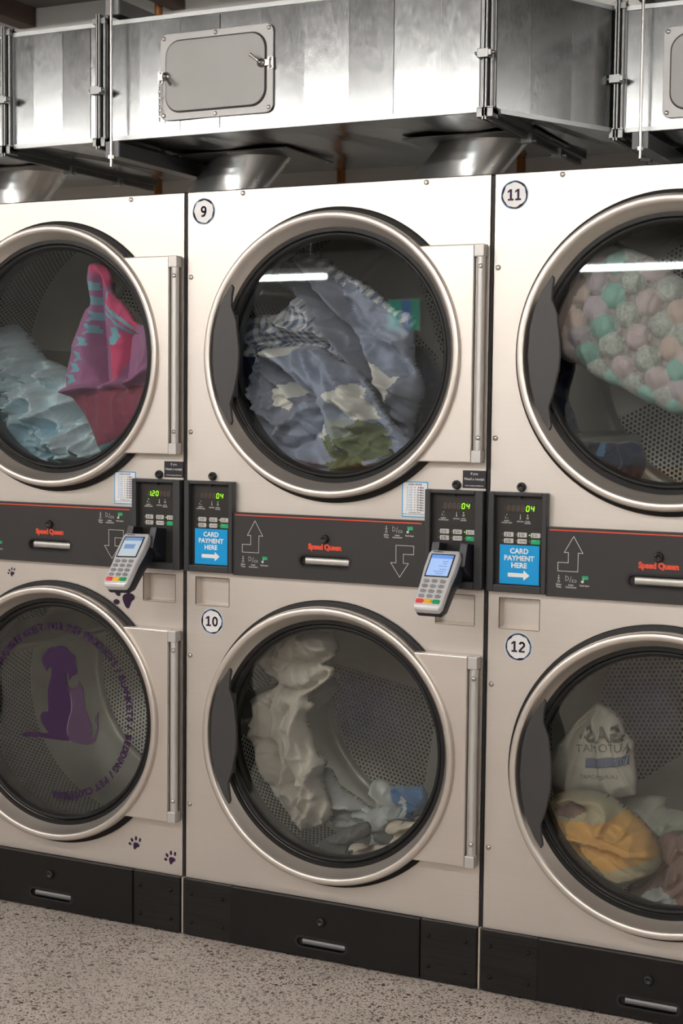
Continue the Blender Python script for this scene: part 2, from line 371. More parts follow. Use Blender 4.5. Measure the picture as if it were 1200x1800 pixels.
TUBEM = plain('lit_tube', (1, 1, 1), .3, emit=LOW_STRENGTH, ecol=(.90, 1.0, .97))
TUBEC = plain('lit_ceiling_tube', (1, 1, 1), .3, emit=CEIL_STRENGTH, ecol=(1.0, .955, .90))
HOUS = plain('lamp_housing', (.6, .6, .6), .5)
for i, (x, y, z, l) in enumerate(TUBES_LOW):
    r = tag(empty('tube_light', (x, y, z)), 'pendant tube light in the row hung low across the rear of the room', 'ceiling light', 'low hung tube lights facing the dryers')
    MB().tube([(-l / 2, 0, 0), (l / 2, 0, 0)], .02).build('tube', TUBEM, r)
    MB().box(-l / 2 - .02, l / 2 + .02, -.035, .035, .024, .06).build('housing', HOUS, r)
    for s in (-1, 1): MB().tube([(s * l * .4, 0, .06), (s * l * .4, 0, CEIL_Z - z)], .004, n=6).build('suspension_rod', SCREW, r)
for i, (x, y, l, rz) in enumerate(TUBES_CEIL):
    r = tag(empty('batten_light', (x, y, CEIL_Z), (0, 0, rz)), 'unseen ceiling batten light from the set before the dryers with one added for the duct', 'ceiling light', 'batten lights on the ceiling')
    MB().tube([(-l / 2, 0, -.075), (l / 2, 0, -.075)], .022).build('tube', TUBEC, r)
    MB().box(-l / 2 - .03, l / 2 + .03, -.04, .04, -.05, 0).build('housing', HOUS, r)

# ------------------------------------------------------------------ dryers
XC, ZU, ZL = .408, 1.4583, .5317
RO = .3335
def lock(x, z, y, parent, name='lock', r=.0105):
    m = MB().lathe([(r, y), (r, y - .005), (r * .86, y - .009), (r * .5, y - .009), (r * .45, y - .006), (.0008, y - .006)], x, z, n=24)
    return m.build(name, LOCKM, parent)
def screw(mb, x, z, y, r=.0065, mi=0):
    mb.lathe([(r, y), (r * .95, y - .0018), (r * .6, y - .0035), (.0005, y - .004)], x, z, mi, n=16)
    mb.box(x - r * .5, x + r * .5, y - .0044, y - .003, z - r * .1, z + r * .1, mi); mb.box(x - r * .1, x + r * .1, y - .0044, y - .003, z - r * .5, z + r * .5, mi)
    return mb
def screws(pts, y, r, mat, parent, name):
    o0 = None
    for x, z in pts:
        if o0 is None:
            o0 = o = screw(MB(), 0, 0, 0, r).build(name, mat, parent)
        else:
            o = o0.copy(); COL.objects.link(o); o.parent = parent
        o.location = (x, y, z)
def make_drum(zc, rot, parent):
    R, Y0, Y1 = .365, .075, .70
    m = MB(); uv = []; mask = []
    n = 120
    ys = [Y0, .10, .105, .25, .36, .365, .55, Y1]
    vs = []; fs = []
    for i in range(n + 1):
        t = 2 * PI * i / n + rot
        for k, y in enumerate(ys):
            vs.append((XC + R * math.cos(t), y, zc + R * math.sin(t))); uv.append((R * 2 * PI * i / n, y)); mask.append((1 if .103 < y < .362 else 0, 0))
    K = len(ys)
    fs = [(i * K + k, (i + 1) * K + k, (i + 1) * K + k + 1, i * K + k + 1) for i in range(n) for k in range(K - 1)]
    m.add(vs, fs, 0, None, True)
    # rear disc, dished
    rs = [.0, .05, .12, .20, .28, .335, .340, .352, R]
    vs = []; c, s_ = math.cos(rot), math.sin(rot)
    for i in range(n + 1):
        t = 2 * PI * i / n
        for k, r in enumerate(rs):
            y = Y1 - (.012 if r < .352 else 0)
            vs.append((XC + r * math.cos(t + rot), y, zc + r * math.sin(t + rot)))
            uv.append((r * math.cos(t), r * math.sin(t)))
            sect = (t % (2 * PI / 3)) < 1.62
            mask.append((1 if (r < .338 and r > .04 and sect) else 0, 0))
    K = len(rs)
    fs = [(i * K + k, i * K + k + 1, (i + 1) * K + k + 1, (i + 1) * K + k) for i in range(n) for k in range(K - 1)]
    m.add(vs, fs, 0, None, True)
    m.uv = uv; m.mask = mask
    d = m.build('drum', DRUM, parent)
    for b in range(3):                                            # lifting ribs
        t = rot + b * 2 * PI / 3 + .2; q = MB(); w = .055; h = .055
        def P(a, r, y): return (XC + r * math.cos(a), y, zc + r * math.sin(a))
        vs = [P(t - w / R, R, .1), P(t + w / R, R, .1), P(t + .015, R - h, .13), P(t - .015, R - h, .13),
              P(t - w / R, R, Y1), P(t + w / R, R, Y1), P(t + .015, R - h, Y1), P(t - .015, R - h, Y1)]
        q.add(vs, [(0, 1, 2, 3), (4, 7, 6, 5), (1, 5, 6, 2), (0, 3, 7, 4), (3, 2, 6, 7)])
        q.uv = [(0, 0)] * 8; q.mask = [(0, 0)] * 8
        q.build('lifting_rib', DRUM, d, bevel=.004)
    # front bulkhead of the drum and neck
    MB().lathe([(.282, .014), (.284, .05), (.29, .078), (.34, .08), (R, .078)], XC, zc).build('drum_front', BULK, parent)
    return d
BULK = plain('drum_bulkhead_grey', (.10, .10, .098), .45, .6)

HANDLE = [(0.157, 1.628), (0.135, 1.596), (0.118, 1.558), (0.108, 1.516), (0.104, 1.452), (0.110, 1.397), (0.124, 1.346), (0.142, 1.312), (0.157, 1.291), (0.161, 1.300), (0.155, 1.342), (0.166, 1.376), (0.176, 1.423), (0.178, 1.455), (0.177, 1.482), (0.170, 1.541), (0.157, 1.575), (0.158, 1.600), (.162, 1.620)]
def make_door(zc, parent, upper=True):
    YF = -.042
    # black recess the door closes over, on the cabinet
    MB().lathe([(.290, -.0005), (.344, -.0005), (.347, -.004), (.344, -.006), (.290, -.006)], XC, zc).build('door_seal', RUBBER, parent)
    prof = [(.322, -.006), (RO, -.008), (RO + .001, YF + .010), (RO - .001, YF + .003), (RO - .0035, YF), (.3190, YF + .001), (.3165, YF + .003), (.314, YF + .009), (.304, YF + .030), (.295, YF + .043), (.2875, .008)]
    ring = MB().lathe(prof, XC, zc, n=160).build('door', RING, parent)
    MB().lathe([(.2885, .004), (.2875, -.001), (.283, -.003), (.279, 0), (.277, .004), (.276, .010), (.274, .013), (.274, .020)], XC, zc, n=128).build('glass_gasket', RUBBER, ring)
    g = MB(); rr = [0.0005, .07, .14, .20, .25, .2765]
    g.lathe([(r, .011 + .0008 * (r / .2765) ** 2 - .0035) for r in rr], XC, zc, n=96)
    gl = g.build('door_glass', GLASS, ring); 
    # hinge plate: a sheet whose left edge follows the ring
    z0, z1 = (zc - .242, zc + .245); x1 = .768
    a0, a1 = math.asin((z0 - zc) / .326), math.asin((z1 - zc) / .326)
    pts = [(x1, z0), (x1, z1)] + [(XC + .326 * math.cos(a1 + (a0 - a1) * i / 20), zc + .326 * math.sin(a1 + (a0 - a1) * i / 20)) for i in range(21)]
    MB().prism(pts, -.031, -.009).build('hinge_plate', HINGE, ring, bevel=.0025)
    h = MB().tube([(.783, -.022, z0 + .028), (.783, -.022, z1 - .028)], .0095, n=16); h.box(.770, .783, -.020, -.010, z0 + .028, z1 - .028)
    h.build('hinge_rod', RODM, ring)
    for a, b in ((z0, z0 + .028), (z1 - .028, z1)):
        MB().rbox(.7695, .7925, -.033, -.006, a, b, .002).build('hinge_bracket', RODM, ring, bevel=.0015)
    screws([(.785, zc + .196), (.785, zc - .186)], -.0308, .0055, SCREW, ring, 'hinge_screw')
    hd = MB(); dz = zc - ZU; P = [(x, z + dz) for x, z in HANDLE]
    # handle: curved blade, its free edge stands proud
    hd.prism(P, YF - .008, YF + .003)
    hd.box(.118, .150, YF - .002, .0, zc - .10, zc + .10)
    hd.build('door_handle', HANDLEM, ring, bevel=.0025)
    return ring
def seg_digit(mb, x, z, w, h, ch, mi_on, mi_off, y, t=.0016):
    S = {'0': 'abcdef', '1': 'bc', '2': 'abged', '4': 'fgbc', '8': 'abcdefg', ' ': ''}[ch]; sl = .12
    def q(x0, z0, x1, z1, on):
        d = Vector((x1 - x0, z1 - z0)); L_ = d.length; d.normalize(); nrm = Vector((-d.y, d.x)) * t / 2; a = Vector((x0, z0)) + d * t * .3; b = Vector((x1, z1)) - d * t * .3
        pts = [a - nrm, b - nrm, b + nrm, a + nrm]; pts = [(x + p.x * w + (p.y * h) * 0 , 0) for p in pts] if False else [(p.x, p.y) for p in pts]
        mb.flat(pts, y if on else y + .0002, mi_on if on else mi_off)
    def T(u, v): return (x + u * w + v * h * sl, z + v * h)
    segs = dict(a=((0, 1), (1, 1)), b=((1, 1), (1, .5)), c=((1, .5), (1, 0)), d=((0, 0), (1, 0)), e=((0, .5), (0, 0)), f=((0, 1), (0, .5)), g=((0, .5), (1, .5)))
    for k, (p0, p1) in segs.items():
        a, b = T(*p0), T(*p1); q(a[0], a[1], b[0], b[1], k in S)
def seg_display(parent, x0, x1, z0, z1, txt, y):
    m = MB(); m.rbox(x0, x1, y, y + .001, z0, z1, .0008); yy = y - .0006
    n = 6; cw = (x1 - x0 - .003) / n; w = cw * .55; h = (z1 - z0) * .72; zb = z0 + (z1 - z0) * .14
    txt = txt.rjust(6) if not txt.startswith('<') else txt[1:].ljust(6)
    for i, ch in enumerate(txt[:6]): seg_digit(m, x0 + .0025 + i * cw, zb, w, h, ch, 1, 2, yy, t=.0019)
    if '1' in txt: m.disc(x0 + .0025 + 1 * cw - .0022 + cw * txt.index('1'), zb, .0011, yy, 1, 10)
    return m.build('display', [DISPW, LEDG, LEDOFF], parent)
def control_box(parent, x0, x1, rx0, rx1, z0, z1, rz0, rz1, dx, txt, lit, bx, side):
    # raised frame
    f = MB(); Y = -.020
    f.box(x0, rx0, Y, 0, z0, z1); f.box(rx1, x1, Y, 0, z0, z1); f.box(rx0, rx1, Y, 0, rz1, z1); f.box(rx0, rx1, Y, 0, z0, rz0)
    cp = f.build('control_panel', BOXP, parent, bevel=.002)
    MB().box(rx0 - .001, rx1 + .001, -.004, .004, rz0 - .001, rz1 + .001).build('control_face', FACEP, cp)
    MB().box(rx0, rx1, -.0055, -.0035, rz1 - .004, rz1).box((rx0 + rx1) / 2 - .004, (rx0 + rx1) / 2 + .004, -.012, -.004, rz1 - .005, rz1).build('face_lip', GAP, cp)
    y = -.005
    seg_display(cp, dx[0], dx[1], 1.1085, 1.1245, txt, y)
    m = MB(); ic = MB()
    for i, (xx, nm) in enumerate(((dx[0] + .0025, 'INSERT\nCOINS/CARD'), (dx[0] + .0345, 'DRYING'), (dx[0] + .0515, 'COOL\nDOWN'))):
        ic.disc(xx, 1.1015, .0011, y, 1 if i == lit else 0, 10)
        ic.text(nm, xx, 1.0855 if '\n' in nm else 1.087, .0042, y, 0, .02)
        if i == 0:
            for k in (0, 1): ic.flat([(xx - .004 + k * .005, 1.0935), (xx - .001 + k * .004, 1.0935), (xx - .001 + k * .004, 1.0945), (xx - .004 + k * .005, 1.0945)], y)
            ic.flat([(xx - .004, 1.0935), (xx - .0032, 1.0935), (xx - .0032, 1.098), (xx - .004, 1.098)], y)
        elif i == 1:
            ic.flat([(xx - .0008, 1.093), (xx + .0008, 1.093), (xx + .0008, 1.099), (xx - .0008, 1.099)], y); ic.flat([(xx - .002, 1.0925), (xx + .002, 1.0925), (xx + .002, 1.0935), (xx - .002, 1.0935)], y)
        else: ic.lathe([(.0016, y), (.0026, y)], xx, 1.0955, n=16)
    ic.build('indicator', [WHITEP, LEDG], cp)
    ins = MB()
    names = [['HIGH\nTEMP', 'LOW\nTEMP', 'NO\nHEAT'], ['MED\nTEMP', 'DELICATE', 'START']]
    for r in range(2):
        for c in range(3):
            xx = bx + c * .0315; zz = 1.0575 - r * .0145
            b = MB().rbox(xx - .0110, xx + .0110, -.0072, -.004, zz - .0052, zz + .0052, .0015)
            g = (r, c) == (1, 2)
            if not g:
                if c != 1 or r == 0: b.box(xx - .0068, xx - .0054, -.0075, -.0072, zz - .0035, zz + .0035, 1); b.disc(xx - .0061, zz - .003, .0014, -.0076, 1, 8)
                b.text(names[r][c], xx + .0015, zz, .0036, -.0076, 1, .02)
            else: b.text('START', xx - .003, zz + .002, .0030, -.0076, 1)
            b.build('button', [BTNG, WHITEP] if g else [BTN, INK], cp)
            on = (r, c) == (0, 2)
            ins.disc(xx - .0150, zz, .0014 if on else .0010, y, 1 if on else 0, 10)
    ins.build('indicator_dot', [GREYP, LEDG], cp)
    return cp
def sticker(parent, x, z, num):
    m = MB(); R = .0315; n = 72; y = -.0006
    rnd = random.Random(num * 5 + 1)
    m.prism([(x + (R + .0012) * math.cos(2 * PI * i / n), z + (R + .0012) * math.sin(2 * PI * i / n)) for i in range(n)], y, 0, 0)
    def brush(r, w, mi, yy, ph):
        for i in range(n):
            t0, t1 = 2 * PI * i / n, 2 * PI * (i + 1) / n
            def wd(t): return max(0.0, w * (.55 + .6 * math.sin(2.3 * t + ph) * math.sin(5 * t + ph * 2) + .35 * noise.noise(Vector((math.cos(t) * 3, math.sin(t) * 3, num + ph)))))
            a, b = wd(t0), wd(t1)
            if a + b < w * .12: continue
            m.flat([(x + (r - a) * math.cos(t0), z + (r - a) * math.sin(t0)), (x + (r + a * .3) * math.cos(t0), z + (r + a * .3) * math.sin(t0)), (x + (r + b * .3) * math.cos(t1), z + (r + b * .3) * math.sin(t1)), (x + (r - b) * math.cos(t1), z + (r - b) * math.sin(t1))][::-1], yy, mi)
    brush(R - .0006, .0032, 2, y - .0002, 1.1); brush(R - .0008, .0020, 2, y - .0002, 3.9)
    brush(R - .0026, .0030, 1, y - .0004, .2 + num); brush(R - .0030, .0018, 1, y - .0004, 2.4)
    s = str(num)
    m.text(s, x, z, .0370 if len(s) == 1 else .0345, y - .0006, 1)
    return m.build('number_sticker', [STICKW, PURPLE, PBLUE], parent)
def paw(mb, x, z, s, rot=0, y=-.0006):
    def T(u, v): c, n = math.cos(rot), math.sin(rot); return (x + (u * c - v * n) * s, z + (u * n + v * c) * s)
    pad = [(-.5, .05), (-.42, .3), (-.1, .42), (.25, .40), (.50, .22), (.46, -.02), (.24, -.16), (.10, -.38), (-.06, -.62), (-.28, -.55), (-.42, -.25)]
    P = []
    for i in range(len(pad)):                                    # catmull-rom smoothing
        p0, p1, p2, p3 = [Vector(pad[(i + k - 1) % len(pad)]) for k in range(4)]
        for t in (0, .33, .66): P.append(tuple(.5 * ((2 * p1) + (p2 - p0) * t + (2 * p0 - 5 * p1 + 4 * p2 - p3) * t * t + (3 * p1 - p0 - 3 * p2 + p3) * t ** 3)))
    mb.flat([T(*p) for p in P], y)
    for u, v, a, b, r in ((-1.02, -.12, .26, .19, -.1), (-.86, .52, .30, .19, -.9), (-.28, .98, .32, .18, -1.35), (.38, 1.0, .30, .17, -1.6)):
        mb.flat([T(u + a * math.cos(t) * math.cos(r) - b * math.sin(t) * math.sin(r), v + a * math.cos(t) * math.sin(r) + b * math.sin(t) * math.cos(r)) for t in [2 * PI * i / 20 for i in range(20)]], y)
UP_ARROW = [(.207, 1.0605), (.2285, 1.024), (.218, 1.0245), (.2175, .983), (.172, .983), (.172, 1.002), (.1955, 1.002), (.1955, 1.0245), (.186, 1.0245)]
DN_ARROW = [(.581, 1.020), (.626, 1.020), (.6255, 1.000), (.6000, 1.000), (.6000, .979), (.613, .979), (.591, .946), (.568, .979), (.5815, .979)]
def outline(mb, pts, w, y, mi=0):
    n = len(pts)
    for i in range(n):
        a, b = Vector(pts[i]), Vector(pts[(i + 1) % n]); d = (b - a).normalized(); nr = Vector((-d.y, d.x)) * w / 2; a2, b2 = a - d * w / 2, b + d * w / 2
        mb.flat([tuple(a2 - nr), tuple(b2 - nr), tuple(b2 + nr), tuple(a2 + nr)], y - .00002 * (i % 2), mi)
def stadium(cx, cz, hw, hh, n=10):
    P = []
    for s, a in ((1, -PI / 2), (-1, PI / 2)):
        for i in range(n + 1): t = a + PI * i / n; P.append((cx + s * (hw - hh) + hh * math.cos(t), cz + hh * math.sin(t)))
    return P
def slot(parent, cx, cz, hw, hh, y, grip):
    m = MB()
    o, i_ = stadium(cx, cz, hw + .006, hh + .005), stadium(cx, cz, hw, hh); n = len(o)
    m.add([(a, y - .001, b) for a, b in o] + [(a, y - .001, b) for a, b in i_] + [(a, y + .008, b) for a, b in i_], [(i, (i + 1) % n, n + (i + 1) % n, n + i) for i in range(n)] + [(n + i, n + (i + 1) % n, 2 * n + (i + 1) % n, 2 * n + i) for i in range(n)])
    m.flat(i_, y + .0075)
    s = m.build('pull_slot', GAP, parent)
    g = MB().lathe([(.0005, 0), (.0005, 0)], 0, 0) if False else MB()
    x0, x1 = cx - hw + .014, cx + hw - .003; k = 8; r = hh - .003
    pts = []
    for e, xx in enumerate((x0, x1)):
        for i in range(k + 1):
            t = PI * i / k; pts.append((xx, y + .006 - .006 * math.sin(t), cz - r * math.cos(t)))
    g.add(pts, [(i, i + 1, k + 1 + i + 1, k + 1 + i) for i in range(k)], 0, None, True)
    g.add(pts, [tuple(range(k + 1))[::-1], tuple(range(k + 1, 2 * k + 2))])
    g.build('slot_grip', grip, s)
def rhole(hw, hh):   # stadium as a function of the angle
    def f(t):
        c, s = abs(math.cos(t)), abs(math.sin(t)); lo, hi = 0, hw + hh
        for _ in range(30):
            r = (lo + hi) / 2; x, z = r * c, r * s
            ins = (z <= hh if x <= hw - hh else (x - hw + hh) ** 2 + z * z <= hh * hh)
            if ins: lo = r
            else: hi = r
        return lo
    return f
def instructions(mb, x, z):
    # three little pictograms with captions
    mb.disc(x, z + .010, .0012, -.0150, 0, 8); mb.box(x - .0005, x + .0005, -.0151, -.0149, z - .001, z + .010); mb.lathe([(.0022, -.015), (.0030, -.015)], x, z - .003, n=12)
    mb.box(x - .003, x + .003, -.0151, -.0149, z + .004, z + .0048)
    mb.text('Select\nTemp', x, z - .0125, .0052, -.015, 0, .02)
    xx = x + .028
    outline(mb, [(xx - .012, z - .001), (xx - .006, z + .001), (xx - .006, z + .007), (xx - .012, z + .010)], .0007, -.015)
    mb.flat([(xx - .003, z - .004), (xx - .0022, z - .004), (xx + .001, z + .009), (xx + .0002, z + .009)], -.015)
    outline(mb, [(xx + .002, z - .003), (xx + .012, z - .003), (xx + .012, z + .001), (xx + .004, z + .002)], .0007, -.015)
    mb.text('Insert\nCoins/Card', xx, z - .0125, .0052, -.015, 0, .02)
    xx = x + .060
    mb.flat(rrect(xx - .007, xx + .007, z + .0035, z + .0115, .001), -.0149, 1)
    mb.flat(rrect(xx - .0088, xx - .0028, z - .004, z + .0015, .002), -.0151); mb.flat([(xx - .006, z), (xx - .0045, z), (xx - .0015, z + .006), (xx - .003, z + .006)], -.0151)
    mb.text('Push Start', xx - .001, z - .010, .0052, -.015, 0, .02)

def make_dryer(off, label, up_num=None, lo_num=None, txtL='04', txtR='04', pets=False, rot=(.3, 1.2), left=True, right=True, litR=2):
    D = empty('stacked_tumble_dryer', (off, 0, 0)); tag(D, label, 'tumble dryer', 'row of stacked tumble dryers')
    X0, X1 = .0035, .7965; ZT = 1.859; ZM = .925; ZK = .147
    body = MB(); circ = lambda t: .302
    body.rect_hole(X0, X1, ZM + .155, ZT, XC, ZU, circ, 0, 0, .03, 1)
    body.box(X0, X1, 0, .003, ZM, ZM + .155)
    # lower panel: sheet with round hole, then strip with the two coin return pockets
    body.rect_hole(X0, X1, ZK, .842, XC, ZL, circ, 0, 0, .03, 1)
    a, b, c, d = .032, .127, .677, .772; zb, zt = .8445, .913
    for x0, x1 in ((X0, a), (b, c), (d, X1)): body.flat([(x0, zb), (x1, zb), (x1, zt), (x0, zt)], 0)
    body.flat([(X0, .842), (X1, .842), (X1, zb), (X0, zb)], 0); body.flat([(X0, zt), (X1, zt), (X1, ZM), (X0, ZM)], 0)
    # sides, top, back
    body.box(X0, X0 + .002, 0, 1.08, ZK * 0 + .01, ZT); body.box(X1 - .002, X1, 0, 1.08, .01, ZT)
    body.box(X0, X1, 0, 1.08, ZT - .002, ZT); body.box(X0, X1, 1.078, 1.08, .01, ZT)
    body.box(X0 + .002, X1 - .002, .03, 1.07, .985, 1.0, 1); body.box(X0 + .002, X1 - .002, .03, 1.07, .06, .08, 1)
    body.box(X0 + .002, X1 - .002, .760, .765, .08, ZT - .01, 1)
    body.build('cabinet', [PANEL, DARKIN], D)
    # pocket interiors
    for x0, x1 in ((a, b), (c, d)):
        p = MB(); yb = .022
        p.add([(x0, 0, zb), (x1, 0, zb), (x1, 0, zt), (x0, 0, zt), (x0 + .004, yb, zb + .004), (x1 - .002, yb, zb + .004), (x1 - .002, yb, zt - .002), (x0 + .004, yb, zt - .002)],
              [(4, 5, 6, 7), (0, 1, 5, 4), (1, 2, 6, 5), (2, 3, 7, 6), (3, 0, 4, 7)])
        p.box(x0, x1, -.0012, .0005, zb - .0012, zb + .0008); p.box(x1 - .0008, x1 + .001, -.0012, .0005, zb, zt)
        for q in ((x0 - .0010, x0 + .0004, zb - .001, zt + .001), (x0, x1, zt - .0002, zt + .0010), (x1 - .0002, x1 + .0008, zb, zt), (x0, x1, zb - .0020, zb - .0012)): p.box(q[0], q[1], -.0014, .0002, q[2], q[3], 1)  # black outline strips added, standing in for shaded pocket edges
        p.build('coin_return_pocket', [PANEL, GAP], D)
    screws(((.160, 1.849), (.6386, 1.849), (.0147, 1.652), (.0150, 1.272), (.0158, .714), (.0159, .336)), 0, .0062, SCREW, D, 'panel_screw')
    for zc, r in ((ZU, rot[0]), (ZL, rot[1])):
        make_drum(zc, r, D); dr = make_door(zc, D)
        if pets and zc == ZL: pet_decal(dr)
    # middle fascia with slot
    fz0, fz1 = .925, 1.0795; fx0, fx1 = .1455, .6525
    f = MB(); f.rect_hole(fx0, fx1, fz0, fz1, .3965, .971, rhole(.066, .0125), -.014, 0, .01)
    f.box(fx0, fx1, -.0139, 0, fz0, fz0 + .001); f.box(fx0, fx1, -.0139, 0, fz1 - .001, fz1); f.box(fx0, fx0 + .001, -.0139, 0, fz0, fz1); f.box(fx1 - .001, fx1, -.0139, 0, fz0, fz1)
    fa = f.build('lint_compartment_panel', BLACKP, D)
    slot(fa, .3965, .971, .066, .0125, -.014, LENSM)
    lock(.3965, 1.0255, -.014, fa)
    MB().box(fx0 + .006, fx1 - .008, -.0146, -.0140, 1.0718, 1.0742).build('red_stripe', REDL, fa)
    MB().text('Speed Queen', .3965, 1.0055, .0180, -.0150, 0, .055, sx=.93, space=.95).build('brand_lettering', REDL, fa)
    for AR in (UP_ARROW, DN_ARROW): ar = MB(); outline(ar, AR, .0012, -.0148); ar.build('printed_arrow', WHITEP, fa)
    for ix, iz in ((.1745, .963), (.556, 1.053)): it = MB(); instructions(it, ix, iz); it.build('printed_instruction', [WHITEP, BTNG], fa)
    # control panels
    if left:
        cp = control_box(D, .0075, .1455, .022, .134, .928, 1.153, .9445, 1.1445, (.045, .116), txtL, 2, .0535, 'L')
        c_ = MB(); c_.box(.0335, .1265, -.0085, -.0075, .9465, 1.0345)
        for t, z in (('CARD', 1.0205), ('PAYMENT', 1.0045), ('HERE', .9885)): c_.text(t, .0795, z, .0160, -.0088, 1, .03, space=1.0)
        c_.flat([(.0535, .9625), (.0905, .9625), (.0905, .9555), (.1045, .967), (.0905, .9785), (.0905, .9715), (.0535, .9715)], -.0088, 1)
        c_.build('card_payment_sign', [CARDBLUE, STICKW], cp)
        lock(.080, 1.1645, 0, D)
    cp = control_box(D, .6535, .7955, .667, .775, .928, 1.153, .9455, 1.1445, (.692, .762), txtR, litR, .6985, 'R')
    lock(.7245, 1.1645, 0, D)
    # price list and receipt note
    p = MB(); p.box(.5885, .6535, -.0008, 0, 1.0855, 1.1685, 0); p.box(.5910, .6510, -.0010, -.0005, 1.0880, 1.1660, 1)
    p.text('LONG DRYER', .621, 1.1615, .0056, -.0012, 2, .03)
    mins = [8, 10, 15, 20, 25, 30, 35, 40, 45, 50]
    for i, mn in enumerate(mins):
        z = 1.1545 - i * .0058
        p.text('%d Mins' % mn, .6435, z, .0056, -.0012, 2, .03, align='RIGHT'); p.text('=', .621, z, .0056, -.0012, 2, .03)
        p.text('$ %d.%d0' % (1 + i, (2 * i + 2) % 10), .6075, z, .0056, -.0012, 3, .01)
    p.text('NO REFUNDS GIVEN', .621, 1.0965, .0032, -.0012, 2, .03); p.text('COINS OR CARD ACCEPTED ON THIS MACHINE', .621, 1.0925, .0028, -.0012, 2, .03)
    p.build('price_list_sticker', [PRICEBLUE, STICKW, INK, INKB], D)
    r = MB(); r.box(.7385, .7945, -.0008, 0, 1.1575, 1.1980, 0)
    r.text('If you', .7665, 1.1905, .0080, -.0010, 1, .01); r.text('Need a receipt', .7665, 1.1785, .0080, -.0010, 1, .015); r.text('www.receipt.cashless.nz', .7665, 1.1635, .0046, -.0010, 1, .015)
    r.build('receipt_sticker', [plainINK, WHITEP], D)
    if up_num: sticker(D, .0505, 1.8105, up_num)
    if lo_num: sticker(D, .0790, .8042, lo_num)
    # kick plates
    k = MB().rect_hole(.1435, .6535, .0065, ZK - .0015, .398, .042, rhole(.066, .0105), -.016, 0, .01)
    k.box(.1435, .6535, -.0159, 0, .0065, .008); k.box(.1435, .6535, -.0159, 0, ZK - .003, ZK - .0015); k.box(.1435, .1445, -.0159, 0, .0065, ZK - .0015); k.box(.6525, .6535, -.0159, 0, .0065, ZK - .0015)
    kp = k.build('kick_plate', KICK, D); slot(kp, .398, .042, .066, .0105, -.016, KGRIP); lock(.398, .099, -.016, kp)
    for x0, x1, sx in ((.006, .142, (.028, .119)), (.655, .794, (.675, .767))):
        q = MB().box(x0, x1, -.012, 0, .004, ZK - .001).build('kick_side_plate', KICKS, D, bevel=.001)
        screws([(x, z) for x in sx for z in (.110, .037)], -.012, .005, KICK, q, 'kick_screw')
    # pale trim strip running down the seam on the left side
    MB().box(-.0012, .0022, -.010, .02, .004, ZK).build('seam_strip', SEAMM, D)
    MB().box(-.0033, .0033, .002, .25, .01, ZT - .004).build('seam_gasket', GAP, D)
    return D
KGRIP = plain('dull_grip_metal', (.20, .20, .205), .45, .6)
SEAMM = plain('seam_trim_cream', (.45, .40, .33), .5)
plainINK = plain('black_notice', (.016, .013, .020), .4)
def smooth_poly(pts, sub=3):
    n = len(pts); P = []
    for i in range(n):
        p0, p1, p2, p3 = [Vector(pts[(i + k - 1) % n]) for k in range(4)]
        for j in range(sub):
            t = j / sub; P.append(tuple(.5 * ((2 * p1) + (p2 - p0) * t + (2 * p0 - 5 * p1 + 4 * p2 - p3) * t * t + (3 * p1 - p0 - 3 * p2 + p3) * t ** 3)))
    return P
def pet_decal(ring):
    OX = -.8; y = .0055
    def px(pts): return [((lambda q: (q.x - OX, q.z))(at(a / 3.529, 1000 + b / 3.529, y))) for a, b in pts]
    dog = [(305, 490), (280, 522), (260, 552), (264, 590), (280, 612), (290, 636), (300, 615), (317, 612), (318, 655), (302, 720), (295, 790), (298, 880), (272, 884), (252, 904), (256, 945), (280, 990), (299, 1018), (240, 1015), (175, 1010), (128, 1026), (165, 1040), (240, 1043), (310, 1054), (430, 1066), (418, 1030), (414, 990), (425, 930), (440, 880), (440, 820), (430, 760), (416, 715), (409, 655), (417, 643), (424, 655), (428, 692), (445, 668), (470, 655), (480, 632), (468, 590), (464, 540), (436, 520), (412, 492), (375, 478), (340, 484)]
    cat = [(416, 724), (432, 740), (455, 746), (478, 735), (489, 690), (498, 720), (514, 750), (520, 800), (528, 860), (545, 910), (562, 960), (568, 1010), (570, 1045), (590, 1030), (600, 980), (590, 940), (596, 908), (612, 888), (602, 930), (607, 980), (600, 1030), (585, 1072), (550, 1090), (500, 1086), (440, 1070), (424, 1040), (419, 990), (430, 930), (445, 880), (445, 820), (433, 765)]
    m = MB(); m.flat(px(smooth_poly(dog)), y, 0); m.flat(px(smooth_poly(cat)), y - .0002, 1); m.flat(px(smooth_poly([(a - (5 if a < 450 else 0), b) for a, b in cat])), y + .0001, 2)
    m.build('dog_and_cat_decal', [PURPLE, PURPLE2, PALEOUT], ring)
    t = MB(); R = .2235
    def arc(txt, a_start, a_end, size=.0245, bold=.055):
        n = len(txt); wd = {'I': .5, ' ': .55, '/': .6, 'M': 1.3, 'N': 1.1, 'L': .85, 'J': .7}
        ws = [wd.get(c, 1.0) for c in txt]; tot = sum(ws); acc = 0
        for c_, w in zip(txt, ws):
            a = math.radians(a_start + (a_end - a_start) * (acc + w / 2) / tot); acc += w
            if c_ == ' ': continue
            vs, fs = text_geo(c_, bold)
            rt = a - PI / 2; cc, ss = math.cos(rt), math.sin(rt)
            t.add([(XC + R * math.cos(a) + (u * cc - v * ss) * size, y, ZL + R * math.sin(a) + (u * ss + v * cc) * size) for u, v in vs], fs)
    arc('MACHINE ONLY FOR', 155, 87); arc('PET PRODUCTS /', 84, 32); arc('BLANKETS / ', 30, -9); arc('BEDDING / ', -10, -46); arc('PET CLOTHING', -46, -95)
    t.build('ring_lettering', PURPLE, ring)
PALEOUT = plain('pale_decal_edge', (.16, .14, .17), .5)

